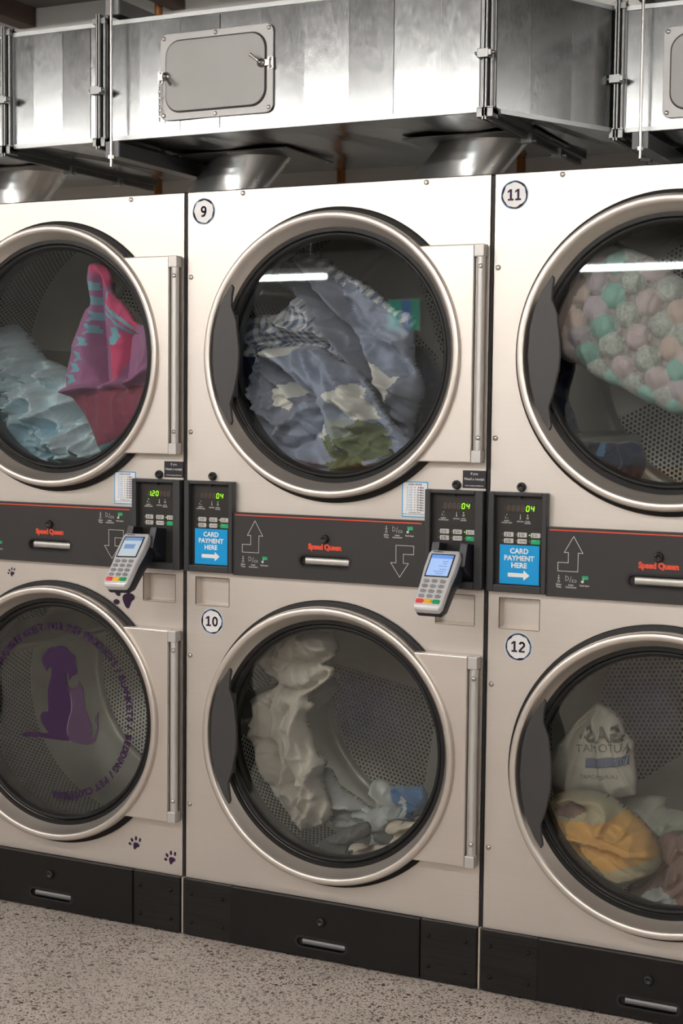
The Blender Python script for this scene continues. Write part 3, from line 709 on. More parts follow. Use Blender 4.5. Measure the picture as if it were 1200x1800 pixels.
DA = make_dryer(-.8, 'stacked steel dryer at the left with purple paw prints and dog and cat door decal', None, None, '04', '<120', True, (.9, 2.55), litR=0)
DB = make_dryer(0, 'stacked steel dryer in the middle bearing number stickers 9 and 10', 9, 10, '04', '04', False, (.3, 2.95))
DC = make_dryer(.8, 'stacked steel dryer at the right bearing number stickers 11 and 12', 11, 12, '04', '04', False, (1.5, 2.2))
pm = MB(); paw(pm, .264, .8875, .0125, -.15, -.0008); paw(pm, .6555, .207, .0185, -.25, -.0008); paw(pm, .764, .184, .0185, -.1, -.0008); paw(pm, .632, .843, .0370, .12, -.0008)
pm.build('paw_print_decal', PURPLE, DA)

# ------------------------------------------------------------------ card terminals
def terminal(top, bot, label, lit, yaw=0):
    top, bot = Vector(top), Vector(bot)
    v = (top - bot).normalized(); u = Vector((math.cos(yaw), math.sin(yaw), 0)); u = (u - v * u.dot(v)).normalized(); nrm = u.cross(v).normalized()   # outward, towards the viewer
    if nrm.y > 0: nrm = -nrm
    c = (top + bot) / 2
    R = Matrix((u, -nrm, v)).transposed().to_4x4(); R.translation = c
    r = empty('card_terminal'); r.matrix_world = R; tag(r, label, 'card terminal', 'card terminals on the control panels')
    H = .164; h = H / 2
    def wid(t): return .0335 + .006 * max(0, (t - .45)) / .55 - .003 * max(0, .2 - t)        # half width up the body
    zs = [-h, -h + .004, -h + .012, -.02, .01, .05, h - .012, h - .004, h]
    def half(z): t = (z + h) / H; w = .0335 + .0045 * max(0, min(1, (t - .35) / .4)); return w
    # front shell (silver) lofted
    def shell(prof, mats, name, parent, bev=.002):
        m = MB(); rings = []
        for z, w, y0, y1, rad in prof:
            rings.append([(x, y, z) for x, y in rrect(-w, w, y0, y1, rad, 3)])
        n = len(rings[0]); vs = [p for r_ in rings for p in r_]
        m.add(vs, [(i * n + k, i * n + (k + 1) % n, (i + 1) * n + (k + 1) % n, (i + 1) * n + k) for i in range(len(rings) - 1) for k in range(n)], 0, None, True)
        m.add(rings[0], [tuple(range(n))[::-1]]); m.add(rings[-1], [tuple(range(n))])
        return m.build(name, mats, parent)
    fr = shell([(-h, .026, .006, .018, .003), (-h + .002, .030, .002, .020, .004), (-h + .010, .0335, 0, .020, .004), (-.01, .0345, 0, .020, .004), (.03, .0375, 0, .022, .004), (h - .012, .0375, 0, .022, .004), (h - .003, .0345, .001, .020, .004), (h, .029, .005, .018, .003)], TERM_W, 'front_shell', r)
    shell([(-h + .004, .030, .017, .036, .005), (-h + .02, .034, .016, .045, .006), (.0, .0352, .016, .050, .006), (.03, .038, .016, .056, .006), (h - .02, .038, .016, .056, .006), (h - .002, .032, .018, .045, .005)], TERM_B, 'back_shell', r)
    s = MB(); s.rbox(-.029, .029, -.0010, .002, .004, .068, .002, 0)
    s.rbox(-.026, .026, -.0014, .002, .007, .065, .001, 1)
    if lit:
        s.box(-.026, .026, -.0016, -.001, .055, .065, 2)
        for zz, a, b in ((.046, .004, .018), (.040, .006, .016), (.033, -.002, .018), (.024, .002, .018), (.018, -.010, .018), (.012, -.004, .014)): s.box(a, b, -.0016, -.001, zz, zz + .0018, 3)
    else:
        s.box(-.026, .026, -.0016, -.001, .055, .065, 3); s.box(-.018, .012, -.0016, -.001, .030, .044, 3)
    s.build('screen', [TERM_B, SCREENB if lit else SCREENP, SCREENT, SCREENL], r)
    for i in range(5):
        for j in range(3):
            x = (j - 1) * .0195; z = -.008 - i * .0138
            if i < 4: k = MB().rbox(x - .0068, x + .0068, -.0030, .002, z - .0042, z + .0042, .0038); mt = KEYG
            else: k = MB().rbox(x - .0085, x + .0085, -.0030, .002, z - .0055, z + .0050, .0025); mt = (KEYR, KEYY, KEYGR)[j]
            ch = ['123', '456', '789', '*0#', 'XCO'][i][j]
            if i < 4: k.text(ch, x, z, .006, -.0032, 1, .01)
            k.build('key', [mt, INK], r, bevel=.0012)
    MB().text('Verifone', -.027, .0745, .0068, -.0006, 0, .02, align='LEFT').build('maker_lettering', INK, r)
    # wall bracket: a folded black plate either side, world aligned
    inv = R.inverted()
    bx = top.x
    for s_ in (-1, 1):
        xx = bx + s_ * .026 + (.012 if s_ > 0 else -.004)
        P = [Vector((xx, -.004, 1.030)), Vector((xx, -.046, 1.036)), Vector((xx, -.066, .985)), Vector((xx, -.004, .945))]
        vs = [tuple(inv @ (p + Vector((d, 0, 0)))) for d in (-.009, .009) for p in P]
        b = MB().add(vs, [(0, 1, 2, 3), (7, 6, 5, 4), (0, 4, 5, 1), (1, 5, 6, 2), (2, 6, 7, 3), (3, 7, 4, 0)])
        b.build('bracket', TERM_B, r, bevel=.001)
    return r
tb = at(785, 967, -.055)
terminal((.7240, -.062, 1.0215), (.7240, -.174, .901), 'silver keypad card terminal with bright blue screen, on the middle dryer', True)
terminal((-.1010, -.062, 1.0215), (-.0950, -.174, .901), 'silver keypad card terminal with pale grey screen, on the left dryer', False)

# ------------------------------------------------------------------ ventilation duct above
DY0, DY1, DZ0, DZ1 = .43, 1.20, 2.09, 2.412
duct = tag(empty('ventilation_duct', (0, 0, 0)), 'galvanised sheet metal ventilation duct running above the dryers', 'air duct')
def duct_section(x0, x1, y0a, y0b, step=.135, depth1=DY1, phase=.06):
    m = MB(); xs = [x0]; x = x0 + phase
    while x < x1 - .02: xs.append(x); x += step
    xs.append(x1)
    def fy(x): return y0a + (y0b - y0a) * (x - x0) / (x1 - x0)
    off = []
    for i in range(len(xs) - 1):                                   # sheets kinked slightly at every fold
        a, b = fy(xs[i]), fy(xs[i + 1]); k = (.0015, -.0022, .0030, -.0009)[i % 4]
        m.add([(xs[i], a + k, DZ0), (xs[i + 1], b - k, DZ0), (xs[i + 1], b - k, DZ1), (xs[i], a + k, DZ1)], [(0, 1, 2, 3)])
        m.add([(xs[i], a, DZ0 + .001), (xs[i + 1], b, DZ0 + .001), (xs[i + 1], (b + depth1) / 2, DZ0 + .004 * (-1) ** i), (xs[i], (a + depth1) / 2, DZ0 - .004 * (-1) ** i), (xs[i + 1], depth1, DZ0), (xs[i], depth1, DZ0)], [(0, 3, 2, 1), (3, 5, 4, 2)])
    m.add([(x0, fy(x0), DZ1), (x1, fy(x1), DZ1), (x1, depth1, DZ1), (x0, depth1, DZ1), (x0, depth1, DZ0), (x1, depth1, DZ0)], [(0, 1, 2, 3), (3, 2, 5, 4)])
    s = m.build('duct_section', GALV, duct)
    L_ = [(x0, fy(x0)), (x1, fy(x1))]
    for z in (DZ0, DZ1):
        e = MB(); vs = []
        for x, y in L_: vs += [(x, y - .004, z - .007), (x, y - .004, z + .005), (x, y + .01, z + .005), (x, y + .01, z - .007)]
        e.add(vs, [(0, 4, 5, 1), (1, 5, 6, 2), (2, 6, 7, 3), (3, 7, 4, 0), (0, 1, 2, 3), (7, 6, 5, 4)])
        e.build('folded_edge', EDGEM, s)
EDGEM = plain('edge_zinc', (.45, .46, .46), .38, .85)
XR0, XR1 = .622, .832; DYR = .853
duct_section(-3.2, -.888, DY0, DY0, .14); duct_section(-.872, -.560, DY0, DY0, .10, phase=.085); duct_section(-.520, .600, DY0, DY0, .130, phase=.10)
duct_section(.628, .828, DY0 + .012, DYR - .008, .065, phase=.06); duct_section(.850, 2.6, DYR, DYR, .14, phase=.3)
CLAMPM = plain('clamp_steel', (.30, .30, .30), .4, 1)
def joint(x, y, w=.020):
    j = empty('joint_flange') if False else None
    for s in (-1, 1):
        m = MB(); xa = x + s * .004; xb = x + s * w
        x0, x1 = min(xa, xb), max(xa, xb)
        for (a, b) in ((x0, x1),):
            m.box(a, b, y - .006, y + .004, DZ0 - .012, DZ1 + .02); m.box(xa - .002, xa + .002, y - .026, y, DZ0 - .022, DZ1 + .022)
            m.tube([((a + b) / 2, y - .010, DZ0 - .01), ((a + b) / 2, y - .010, DZ1 + .015)], .0055, n=10)
            m.box(a, b, y - .02, DY1, DZ0 - .014, DZ0 + .003); m.box(xa - .002, xa + .002, y - .026, DY1, DZ0 - .030, DZ0)
            m.box(a, b, y - .02, DY1, DZ1 - .003, DZ1 + .012)
        fl = m.build('joint_flange', FLANGE, duct)
    def clamp(P, ax):
        cl = MB()
        cx, cy, cz = P
        if ax == 'z': cl.box(cx - .016, cx + .014, cy - .040, cy - .012, cz - .011, cz + .011); cl.tube([(cx - .022, cy - .034, cz), (cx + .030, cy - .034, cz)], .0045, n=8); cl.box(cx + .014, cx + .022, cy - .041, cy - .026, cz - .007, cz + .007)
        else: cl.box(cx - .014, cx + .016, cy - .011, cy + .011, cz - .040, cz - .012); cl.tube([(cx - .022, cy, cz - .034), (cx + .028, cy, cz - .034)], .0045, n=8)
        cl.build('flange_clamp', CLAMPM, duct, bevel=.001)
    clamp((x, y, (DZ0 + DZ1) / 2 - .03 + .0), 'z')
    for yy in (y + .30, y + .56):
        if yy < DY1: clamp((x, yy, DZ0), 'y')
    cn = MB(); cn.box(x - w, x + w, y - .022, y + .02, DZ0 - .024, DZ0 + .0); cn.build('flange_corner', FLANGE, duct, bevel=.002)
joint(-.880, DY0); joint(-.546, DY0, .021); joint(.620, DY0, .022); joint(.835, DYR, .020)
def access_door(x0, x1, z0, z1, y, latches=True):
    A = MB().rbox(x0, x1, y - .006, y, z0, z1, .022, n=6).build('access_door_frame', GALVF, duct, bevel=.001)
    g = .022; gx0, gx1, gz0, gz1 = x0 + g, x1 - g, z0 + g, z1 - g
    MB().prism(rrect(gx0 - .003, gx1 + .003, gz0 - .003, gz1 + .003, .045, 8), y - .0085, y - .004).build('door_gasket', GAP, A)
    MB().prism(rrect(gx0, gx1, gz0, gz1, .043, 8), y - .013, y - .006).build('access_door', GALVD, A, bevel=.002)
    xm = (x0 + x1) / 2
    screws(((x0 + .012, z0 + .014), (x1 - .012, z0 + .014), (x0 + .012, z1 - .012), (x1 - .012, z1 - .012), (xm, z0 + .009), (xm, z1 - .009)), y - .006, .006, SCREW, A, 'frame_screw')
    if latches:
        for sx, x, z, dr in ((1, gx0 + .004, (z0 + z1) / 2, (.024, -.026)), (-1, gx1 - .008, (z0 + z1) / 2 + .012, (-.026, .022))):
            m = MB(); m.lathe([(.012, y - .013), (.012, y - .020), (.009, y - .024), (.005, y - .025), (.005, y - .030), (.0005, y - .031)], x, z, n=20)
            m.tube([(x, y - .022, z), (x + dr[0] * .5, y - .030, z + dr[1] * .5), (x + dr[0], y - .032, z + dr[1])], [.005, .0035, .005], n=8)
            bx = x - sx * .024; m.box(min(x, bx), max(x, bx), y - .017, y - .012, z - .008, z + .008); m.rbox(bx - .008, bx + .008, y - .010, y - .004, z - .017, z + .017, .004)
            screw(m, bx, z + .011, y - .010, .0045); screw(m, bx, z - .011, y - .010, .0045)
            m.build('cam_latch', SCREW, A)
        ch = MB(); xx = gx0 - .019; zz = (z0 + z1) / 2 - .022
        for i in range(12):
            z = zz - i * .0085; a = (i % 2) * PI / 2
            ch.tube([(xx + .0028 * math.cos(t) * math.cos(a), y - .014 - .0028 * math.cos(t) * math.sin(a), z + .0055 * math.sin(t)) for t in [2 * PI * k / 10 for k in range(11)]], .0010, n=5, cap=False)
        ch.build('safety_chain', SCREW, A)
    return A
GALVF = plain('frame_zinc', (.36, .352, .345), .45, .7, .1, 60, .05, 5)
access_door(-.349, .0075, 2.126, 2.362, DY0 - .001); access_door(.957, 1.32, 2.112, 2.35, DYR - .001, False)
# trim seam along the pipe saddles is added with the pipes
def hanger(x, y, label):
    r = tag(empty('duct_hanger', (x, y, CEIL_Z)), label, 'duct hanger', 'threaded rod hangers carrying the duct')
    z = CEIL_Z
    for nm, zz in (('lower_strut', DZ0 - .036), ('upper_strut', DZ1 + .036)):
        m = MB(); a, b = zz - z - .0205, zz - z + .0205
        m.box(-.0205, .0205, .0, .70 if y < .6 else .44, a, b); m.box(-.0215, .0215, -.004, .004, a - .002, b + .002, 1)
        m.build(nm, [FLANGE, STRUTM], r, bevel=.001)
    MB().tube([(.003, -.012, 0), (.003, -.012, DZ0 - .085 - z)], .0042, n=10).build('threaded_rod', SCREW, r)
    n = MB()
    for i in range(6): pass
    for zz in (DZ0 - .064, ): n.prism([(.003 + .009 * math.cos(PI / 3 * i), -.012 + .009 * math.sin(PI / 3 * i)) for i in range(6)], 0, .009, 0, Matrix(((1, 0, 0, 0), (0, 0, 1, 0), (0, 1, 0, zz - z), (0, 0, 0, 1))))
    n.build('nut', SCREW, r)
    return r
hanger(-.492, DY0 - .03, 'threaded rod duct hanger with grey strut caps, left of the access hatch')
hanger(.906, DYR - .03, 'threaded rod duct hanger with one grey strut cap seen, at the upper right')

# exhaust pipes
def pipe(xr, label):
    r = tag(empty('exhaust_pipe', (xr - .131, .86, DZ0 - .0045)), label, 'exhaust pipe', 'dryer exhaust pipes leaning under the duct')
    R = .100; m = MB(); n = 48
    lean = .92
    def ring(z, dx, rad): return [(dx + rad * math.cos(2 * PI * k / n) * 1.30, rad * math.sin(2 * PI * k / n), z) for k in range(n)]
    zs = [0, -.01, -.115, -.117, -.123, -.125, -.2255]; rs = [R, R, R, R * 1.02, R * 1.02, R, R]
    vs = []
    for z, q in zip(zs, rs): vs += ring(z, z * lean, q)
    m.add(vs, [(i * n + k, i * n + (k + 1) % n, (i + 1) * n + (k + 1) % n, (i + 1) * n + k) for i in range(len(zs) - 1) for k in range(n)], 0, None, True)
    m.build('pipe', GALV2, r)
    f = MB(); f.box(-.19, .20, -.15, .15, -.0045, -.0005); f.build('saddle_plate', FLANGE, r)
    for px_, py_ in ((-.17, -.14), (0, -.14), (.18, -.14), (.19, 0), (.19, .13), (-.18, .13), (-.18, 0)):
        MB().lathe([(.005, 0), (.004, -.002), (.0005, -.003)], 0, 0, n=10, M=Matrix.Translation((px_, py_, -.0045)) @ rotm('X', PI / 2)).build('saddle_screw', SCREW, r)
    return r
pipe(-.9955, 'shiny exhaust pipe above the left dryer, cut by the photo edge'); pipe(-.170, 'shiny exhaust pipe under the access hatch, above number 9'); pipe(.583, 'shiny exhaust pipe nearest the duct bend, left of number 11')
for x, lb in ((-.948, 'above the left dryer'), (-.2356, 'behind the middle exhaust pipe'), (.389, 'right of the duct bend exhaust pipe')):
    tag(MB().tube([(x, 1.34, .1), (x, 1.34, 2.75)], .014, n=12).build('gas_pipe', COPPER), 'brown vertical copper gas pipe on the rear wall, ' + lb, 'pipe', 'copper pipes on the rear wall')
tag(MB().box(.80, 1.9, 1.285, 1.39, 1.3, 2.7).build('riser_duct', GALV, bevel=.003), 'dark galvanised riser duct standing behind the dryers at the right', 'air duct')

# ------------------------------------------------------------------ far side of the room (mirrored in the door glass)
b = tag(empty('folding_bench', (0, -6.6, 0)), 'long wooden folding bench on the far side of the room', 'bench')
MB().box(-4.5, 3.5, -.35, .35, .82, .88).build('bench_top', WOODM, b, bevel=.004)
for x in (-4.3, -2.3, -.3, 1.6, 3.3): MB().box(x - .04, x + .04, -.3, .3, 0, .82).build('leg', WOODM, b)

sg = tag(empty('lit_panel', (-2.52, -7.2, 2.03)), 'small green and blue lit panel on a post, far side of the room', 'lit panel')
MB().box(-.02, .02, .01, .05, -2.0, .02).build('post', SCREW, sg)
MB().box(-.15, .15, -.01, .03, -.13, .13).build('case', HOUS, sg)
for a_, b_, m_ in ((-.14, -.02, 'g'), (-.01, .06, 'b'), (.07, .14, 'g')):
    MB().box(a_, b_, .03, .034, -.12, .12).build('lit_face', plain('lit_green_face', (.1, .4, .3), .4, emit=1.6, ecol=(.02, .45, .28)) if m_ == 'g' else plain('lit_blue_face', (.1, .2, .5), .4, emit=1.6, ecol=(.10, .25, .60)), sg)

# ------------------------------------------------------------------ laundry
def seg_dist(P, A, B):
    d = B - A; t = np.clip(((P - A) @ d) / max(1e-12, d @ d), 0, 1); q = A + t[:, None] * d
    return np.linalg.norm(P - q, axis=1), q
def inside(P, poly):
    c = np.zeros(len(P), bool); n = len(poly)
    for i in range(n):
        x0, y0 = poly[i]; x1, y1 = poly[(i + 1) % n]
        k = ((y0 > P[:, 1]) != (y1 > P[:, 1])); xi = (x1 - x0) * (P[:, 1] - y0) / ((y1 - y0) if abs(y1 - y0) > 1e-12 else 1e-12) + x0
        c ^= k & (P[:, 0] < xi)
    return c
def cloth(name, outline_px, y0, mats, label, cat, bulge=.04, edge=.03, folds=(), wrinkle=.012, wdir=0, wscale=14, warp=.05, patches=(), res=.0034, group=None, uvrot=0, uvwarp=.02, seed=0, back=.02, slope=(0, 0), heightfn=None, matfn=None, smooth_out=True, drum=None):
    if drum is None:
        c0_ = at(*outline_px[0], y0); cx_ = XC + .8 * (0 if 325 < outline_px[0][0] < 860 else (1 if outline_px[0][0] >= 860 else -1)); drum = (cx_, ZU if c0_.z > 1.0 else ZL)
    """A crumpled piece of laundry: outline traced at depth y0, real folds and thickness."""
    if smooth_out: outline_px = smooth_poly(outline_px, 4)
    W2 = lambda pts: np.array([(lambda q: (q.x, q.z))(at(a, b_, y0 - .75 * bulge)) for a, b_ in pts])
    O = W2(outline_px); x0, z0 = O.min(0); x1, z1 = O.max(0)
    nx, nz = int((x1 - x0) / res) + 3, int((z1 - z0) / res) + 3
    gx = x0 - res + np.arange(nx) * res; gz = z0 - res + np.arange(nz) * res
    P = np.array([(a, b_) for b_ in gz for a in gx]); ins = inside(P, O)
    D = np.full(len(P), 9.0); Q = P.copy()
    for i in range(len(O)):
        d, q = seg_dist(P, O[i], O[(i + 1) % len(O)]); k = d < D; D[k] = d[k]; Q[k] = q[k]
    keep = ins | (D < res * .75)
    snap = keep & (~ins | (D < res * .35)); P[snap] = Q[snap]; D[snap] = 0
    H = bulge * np.sqrt(1 - np.clip(1 - D / edge, 0, 1) ** 2)
    att = np.clip(D / .012, 0, 1)
    F = []
    for pts, amp, w in folds:
        L_ = W2(smooth_open(pts)); dd = np.full(len(P), 9.0)
        for i in range(len(L_) - 1): dd = np.minimum(dd, seg_dist(P, L_[i], L_[i + 1])[0])
        F.append((dd, amp, w)); H += att * 1.5 * amp * (np.exp(-(dd / w) ** 2) if amp > 0 else np.exp(-(dd / w) ** 1.2))
    cw, sw = math.cos(wdir), math.sin(wdir); idx = np.nonzero(keep)[0]
    for i in idx:
        a, b_ = P[i]; v = Vector((a * 5, b_ * 5, seed * 3.1)); wx, wz = noise.noise(v), noise.noise(v + Vector((7, 3, 1)))
        a2, b2 = a + wx * warp, b_ + wz * warp
        u, w_ = (a2 * cw + b2 * sw) * wscale, (-a2 * sw + b2 * cw) * wscale * .32
        n1 = max(0, 1 - abs(noise.noise(Vector((u, w_, seed))) * 2.4)); n2 = max(0, 1 - abs(noise.noise(Vector((u * 2.1 + 4, w_ * 2.9, seed + 9))) * 2.4)); n3 = max(0, 1 - abs(noise.noise(Vector((u * 1.1 - w_ * 3, w_ * 4.5 + u, seed + 19))) * 2.4))
        H[i] += att[i] * wrinkle * 1.9 * (n1 ** 3 * 1.7 + .75 * n2 * n2 + .45 * n3 * n3 - .7)
    if heightfn is not None: H = heightfn(P, H, D)
    H = H + slope[0] * (P[:, 0] - x0) + slope[1] * (P[:, 1] - z0)
    idm = -np.ones(len(P), int); m = MB(); V = []
    for j, i in enumerate(idx): idm[i] = j
    nb = len(idx)
    V = [(P[i][0], y0 - H[i], P[i][1]) for i in idx]
    B = [(P[i][0], y0 - (slope[0] * (P[i][0] - x0) + slope[1] * (P[i][1] - z0)) + back * min(1, D[i] / .02), P[i][1]) for i in idx]
    if drum:
        def lim(v):
            dx, dz = v[0] - drum[0], v[2] - drum[1]; rr_ = math.hypot(dx, dz); y = min(max(v[1], .088), .68); R_ = .355
            if rr_ > .27: y = max(y, .092)
            else: y = min(max(v[1], .020), .68)
            if rr_ > R_: dx *= R_ / rr_; dz *= R_ / rr_
            return (drum[0] + dx, y, drum[1] + dz)
        V = [lim(v) for v in V]; B = [lim(v) for v in B]
    f1 = []; f2 = []; mi = []; PW = [(W2(pp), mm) for pp, mm in patches]
    cen = []
    for j in range(nz - 1):
        for i in range(nx - 1):
            q = [j * nx + i, j * nx + i + 1, (j + 1) * nx + i + 1, (j + 1) * nx + i]
            if all(keep[k] for k in q):
                k = [idm[t] for t in q]; f1.append(tuple(k)); f2.append(tuple(nb + t for t in k[::-1])); cen.append(P[q].mean(0))
    cen = np.array(cen); mi = np.zeros(len(cen), int)
    for pp, mm in PW: mi[inside(cen, pp)] = mm
    if matfn is not None: mi = matfn(cen, mi)
    m.v = V + B; m.f = f1 + f2; m.m = list(map(int, mi)) + [0] * len(f2) if matfn is None else list(map(int, mi)) * 2; m.sm = [True] * (2 * len(f1))
    cr, sr = math.cos(uvrot), math.sin(uvrot); uv = []
    for v in m.v:
        nn = Vector((v[0] * 6, v[2] * 6, seed + 5)); a = v[0] + uvwarp * noise.noise(nn); b_ = v[2] + uvwarp * noise.noise(nn + Vector((5, 5, 5))) - v[1] * .5
        uv.append((a * cr + b_ * sr, -a * sr + b_ * cr))
    m.uv = uv
    o = m.build(name, mats, weld=True); tag(o, label, cat, group)
    return o
def smooth_open(pts, sub=4):
    P = []; n = len(pts)
    for i in range(n - 1):
        p0, p1, p2, p3 = [Vector(pts[min(max(i + k - 1, 0), n - 1)]) for k in range(4)]
        for j in range(sub):
            t = j / sub; P.append(tuple(.5 * ((2 * p1) + (p2 - p0) * t + (2 * p0 - 5 * p1 + 4 * p2 - p3) * t * t + (3 * p1 - p0 - 3 * p2 + p3) * t ** 3)))
    P.append(pts[-1]); return P
def sc(pts, ox, oy, s): return [(ox + a / s, oy + b_ / s) for a, b_ in pts]

# fabrics
F_PALEBLUE = fabric('pale_blue_sheet', (0.609, 0.754, 0.812), .08, 8, .2, 500, stripe=(.006, .94))
F_PALEBLUE2 = fabric('washed_blue_cotton', (0.478, 0.681, 0.768), .08, 8, .2, 500, stripe=(.006, .92))
F_GREYBLUE = fabric('grey_blue_cotton', (.22, .235, .295), .10, 8)
F_CHAMB = fabric('chambray_cotton', (.29, .33, .43), .14, 30)
F_WHITE = fabric('off_white_cotton', (.72, .71, .66), .06, 8)
F_GREEN = fabric('olive_green_cotton', (.155, .185, .095), .10, 8)
F_SAGE = fabric('sage_grey_cotton', (.33, .36, .33), .10, 8)
F_NAVY = fabric('navy_cotton', (.020, .028, .065), .2, 8)
G_BLUE = gingham('blue_gingham', (.15, .19, .29), (.80, .81, .82), .0105)
F_PURPLE = fabric('mauve_towelling', (.36, .16, .30), .12, 20, .5, 900)
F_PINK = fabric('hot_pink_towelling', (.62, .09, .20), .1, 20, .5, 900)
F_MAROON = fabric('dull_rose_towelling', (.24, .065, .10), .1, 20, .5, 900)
F_TURQ = fabric('turquoise_pile', (.20, .45, .52), .1, 20, .5, 900)
F_TERRY = fabric('oatmeal_terry', (0.609, 0.566, 0.493), .06, 12, .6, 600)
F_TERRY2 = fabric('pale_grey_terry', (0.580, 0.609, 0.594), .06, 12, .6, 600)
F_TERRY3 = fabric('cream_terry', (0.841, 0.725, 0.580), .06, 12, .6, 600)
F_BLUE = fabric('bright_blue_cotton', (.10, .21, .40), .10, 10)
F_GREYD = fabric('charcoal_sock_knit', (.14, .145, .14), .1, 10)
F_BAG = fabric('cream_calico_bag', (0.580, 0.551, 0.464), .06, 10)
F_PRINT = plain('faded_bag_print', (.20, .19, .18), .8); F_PRINTB = plain('faded_blue_print', (.17, .20, .29), .8)
F_YELLOW = fabric('mustard_yellow_cotton', (.74, .44, .15), .10, 8)
F_YELP = fabric('pale_yellow_cotton', (.52, .47, .31), .10, 8)
F_SAGE2 = fabric('pale_sage_fleece', (0.435, 0.450, 0.377), .08, 8, .5, 300)
F_BROWN = fabric('dusty_rose_knit', (0.377, 0.246, 0.210), .08, 10, .5, 400)
F_POMS = [fabric('mint_puff', (.25, .43, .38), .06, 20, .3), fabric('blush_puff', (.50, .42, .42), .06, 20, .3), fabric('peach_puff', (.52, .42, .37), .06, 20, .3), fabric('speckled_puff', (.40, .43, .39), .25, 130, .3), fabric('lilac_puff', (.45, .40, .43), .06, 20, .3), fabric('puff_ground', (.30, .28, .27), .15, 80, .3)]

def clipx(pts): return pts
# --- upper left drum
A3 = 3.529
cloth('pale_blue_bed_sheet', sc([(-260, 640), (-60, 660), (60, 760), (130, 870), (200, 900), (330, 980), (400, 1060), (440, 1140), (520, 1230), (600, 1380), (640, 1460), (600, 1560), (330, 1640), (0, 1640), (-260, 1500), (-420, 1100)], 0, 380, A3), .27,
      [F_PALEBLUE, F_PALEBLUE2], 'crumpled pale blue bed sheet in the upper left drum', 'bed sheet', bulge=.13, edge=.10, wrinkle=.022, wdir=-.5, wscale=15, warp=.10, seed=1,
      folds=[(sc([(120, 880), (150, 990), (270, 1110), (280, 1240)], 0, 380, A3), .030, .010), (sc([(160, 900), (200, 1000), (290, 1090)], 0, 380, A3), -.02, .008), (sc([(0, 1050), (90, 1090), (250, 1120)], 0, 380, A3), .028, .014),
             (sc([(0, 1330), (110, 1260), (250, 1130)], 0, 380, A3), .03, .012), (sc([(130, 1400), (160, 1290), (280, 1240), (400, 1300), (470, 1500)], 0, 380, A3), .035, .014), (sc([(290, 1320), (340, 1360), (400, 1400)], 0, 380, A3), -.04, .014), (sc([(400, 1290), (450, 1200), (520, 1280)], 0, 380, A3), -.03, .012), (sc([(20, 1380), (120, 1360)], 0, 380, A3), -.02, .012)],
      patches=[(sc([(130, 1420), (160, 1270), (300, 1230), (430, 1310), (480, 1540), (300, 1640), (60, 1640)], 0, 380, A3), 1), (sc([(0, 1180), (250, 1130), (100, 1300), (0, 1330), (-200, 1300)], 0, 380, A3), 1)], slope=(-.05, 0))
T_out = [(535, 290), (600, 283), (645, 320), (668, 370), (660, 440), (690, 490), (760, 560), (830, 665), (960, 690), (960, 940), (990, 1180), (860, 1330), (700, 1430), (625, 1475), (590, 1430), (520, 1270), (430, 1130), (400, 1080), (410, 970), (440, 800), (500, 590), (535, 540), (515, 400), (518, 340)]
tz = []
for (a, b_) in ((545, 430), (555, 520), (570, 620), (560, 700), (525, 780), (505, 870), (480, 940), (455, 1010)):
    tz.append((sc([(a - 32, b_ - 35), (a + 22, b_ - 22), (a + 30, b_ + 22), (a - 30, b_ + 32), (a - 4, b_ + 4)], 0, 380, A3), 3))
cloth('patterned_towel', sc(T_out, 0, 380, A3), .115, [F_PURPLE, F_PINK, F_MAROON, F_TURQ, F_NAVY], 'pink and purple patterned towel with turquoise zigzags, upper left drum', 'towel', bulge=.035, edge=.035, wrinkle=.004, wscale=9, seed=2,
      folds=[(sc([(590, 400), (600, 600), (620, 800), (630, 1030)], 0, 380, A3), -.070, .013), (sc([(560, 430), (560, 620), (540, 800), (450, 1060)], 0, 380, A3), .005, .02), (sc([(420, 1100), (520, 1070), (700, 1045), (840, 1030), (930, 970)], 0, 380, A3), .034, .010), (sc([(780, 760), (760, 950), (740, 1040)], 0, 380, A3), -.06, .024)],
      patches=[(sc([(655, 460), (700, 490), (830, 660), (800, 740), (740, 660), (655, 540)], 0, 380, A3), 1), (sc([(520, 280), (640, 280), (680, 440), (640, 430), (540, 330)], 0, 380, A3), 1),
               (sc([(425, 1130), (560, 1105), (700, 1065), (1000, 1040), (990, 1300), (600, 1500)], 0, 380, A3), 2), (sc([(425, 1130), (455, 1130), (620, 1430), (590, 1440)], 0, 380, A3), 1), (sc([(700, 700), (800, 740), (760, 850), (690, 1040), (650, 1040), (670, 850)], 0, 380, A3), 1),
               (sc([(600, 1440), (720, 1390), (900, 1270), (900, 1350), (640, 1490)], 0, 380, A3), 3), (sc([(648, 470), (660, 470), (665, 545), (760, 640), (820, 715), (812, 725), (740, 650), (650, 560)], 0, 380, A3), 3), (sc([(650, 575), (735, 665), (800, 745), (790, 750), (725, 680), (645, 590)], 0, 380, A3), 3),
               (sc([(680, 690), (720, 690), (730, 740), (700, 800), (670, 800), (650, 760), (690, 740)], 0, 380, A3), 3)] + tz)
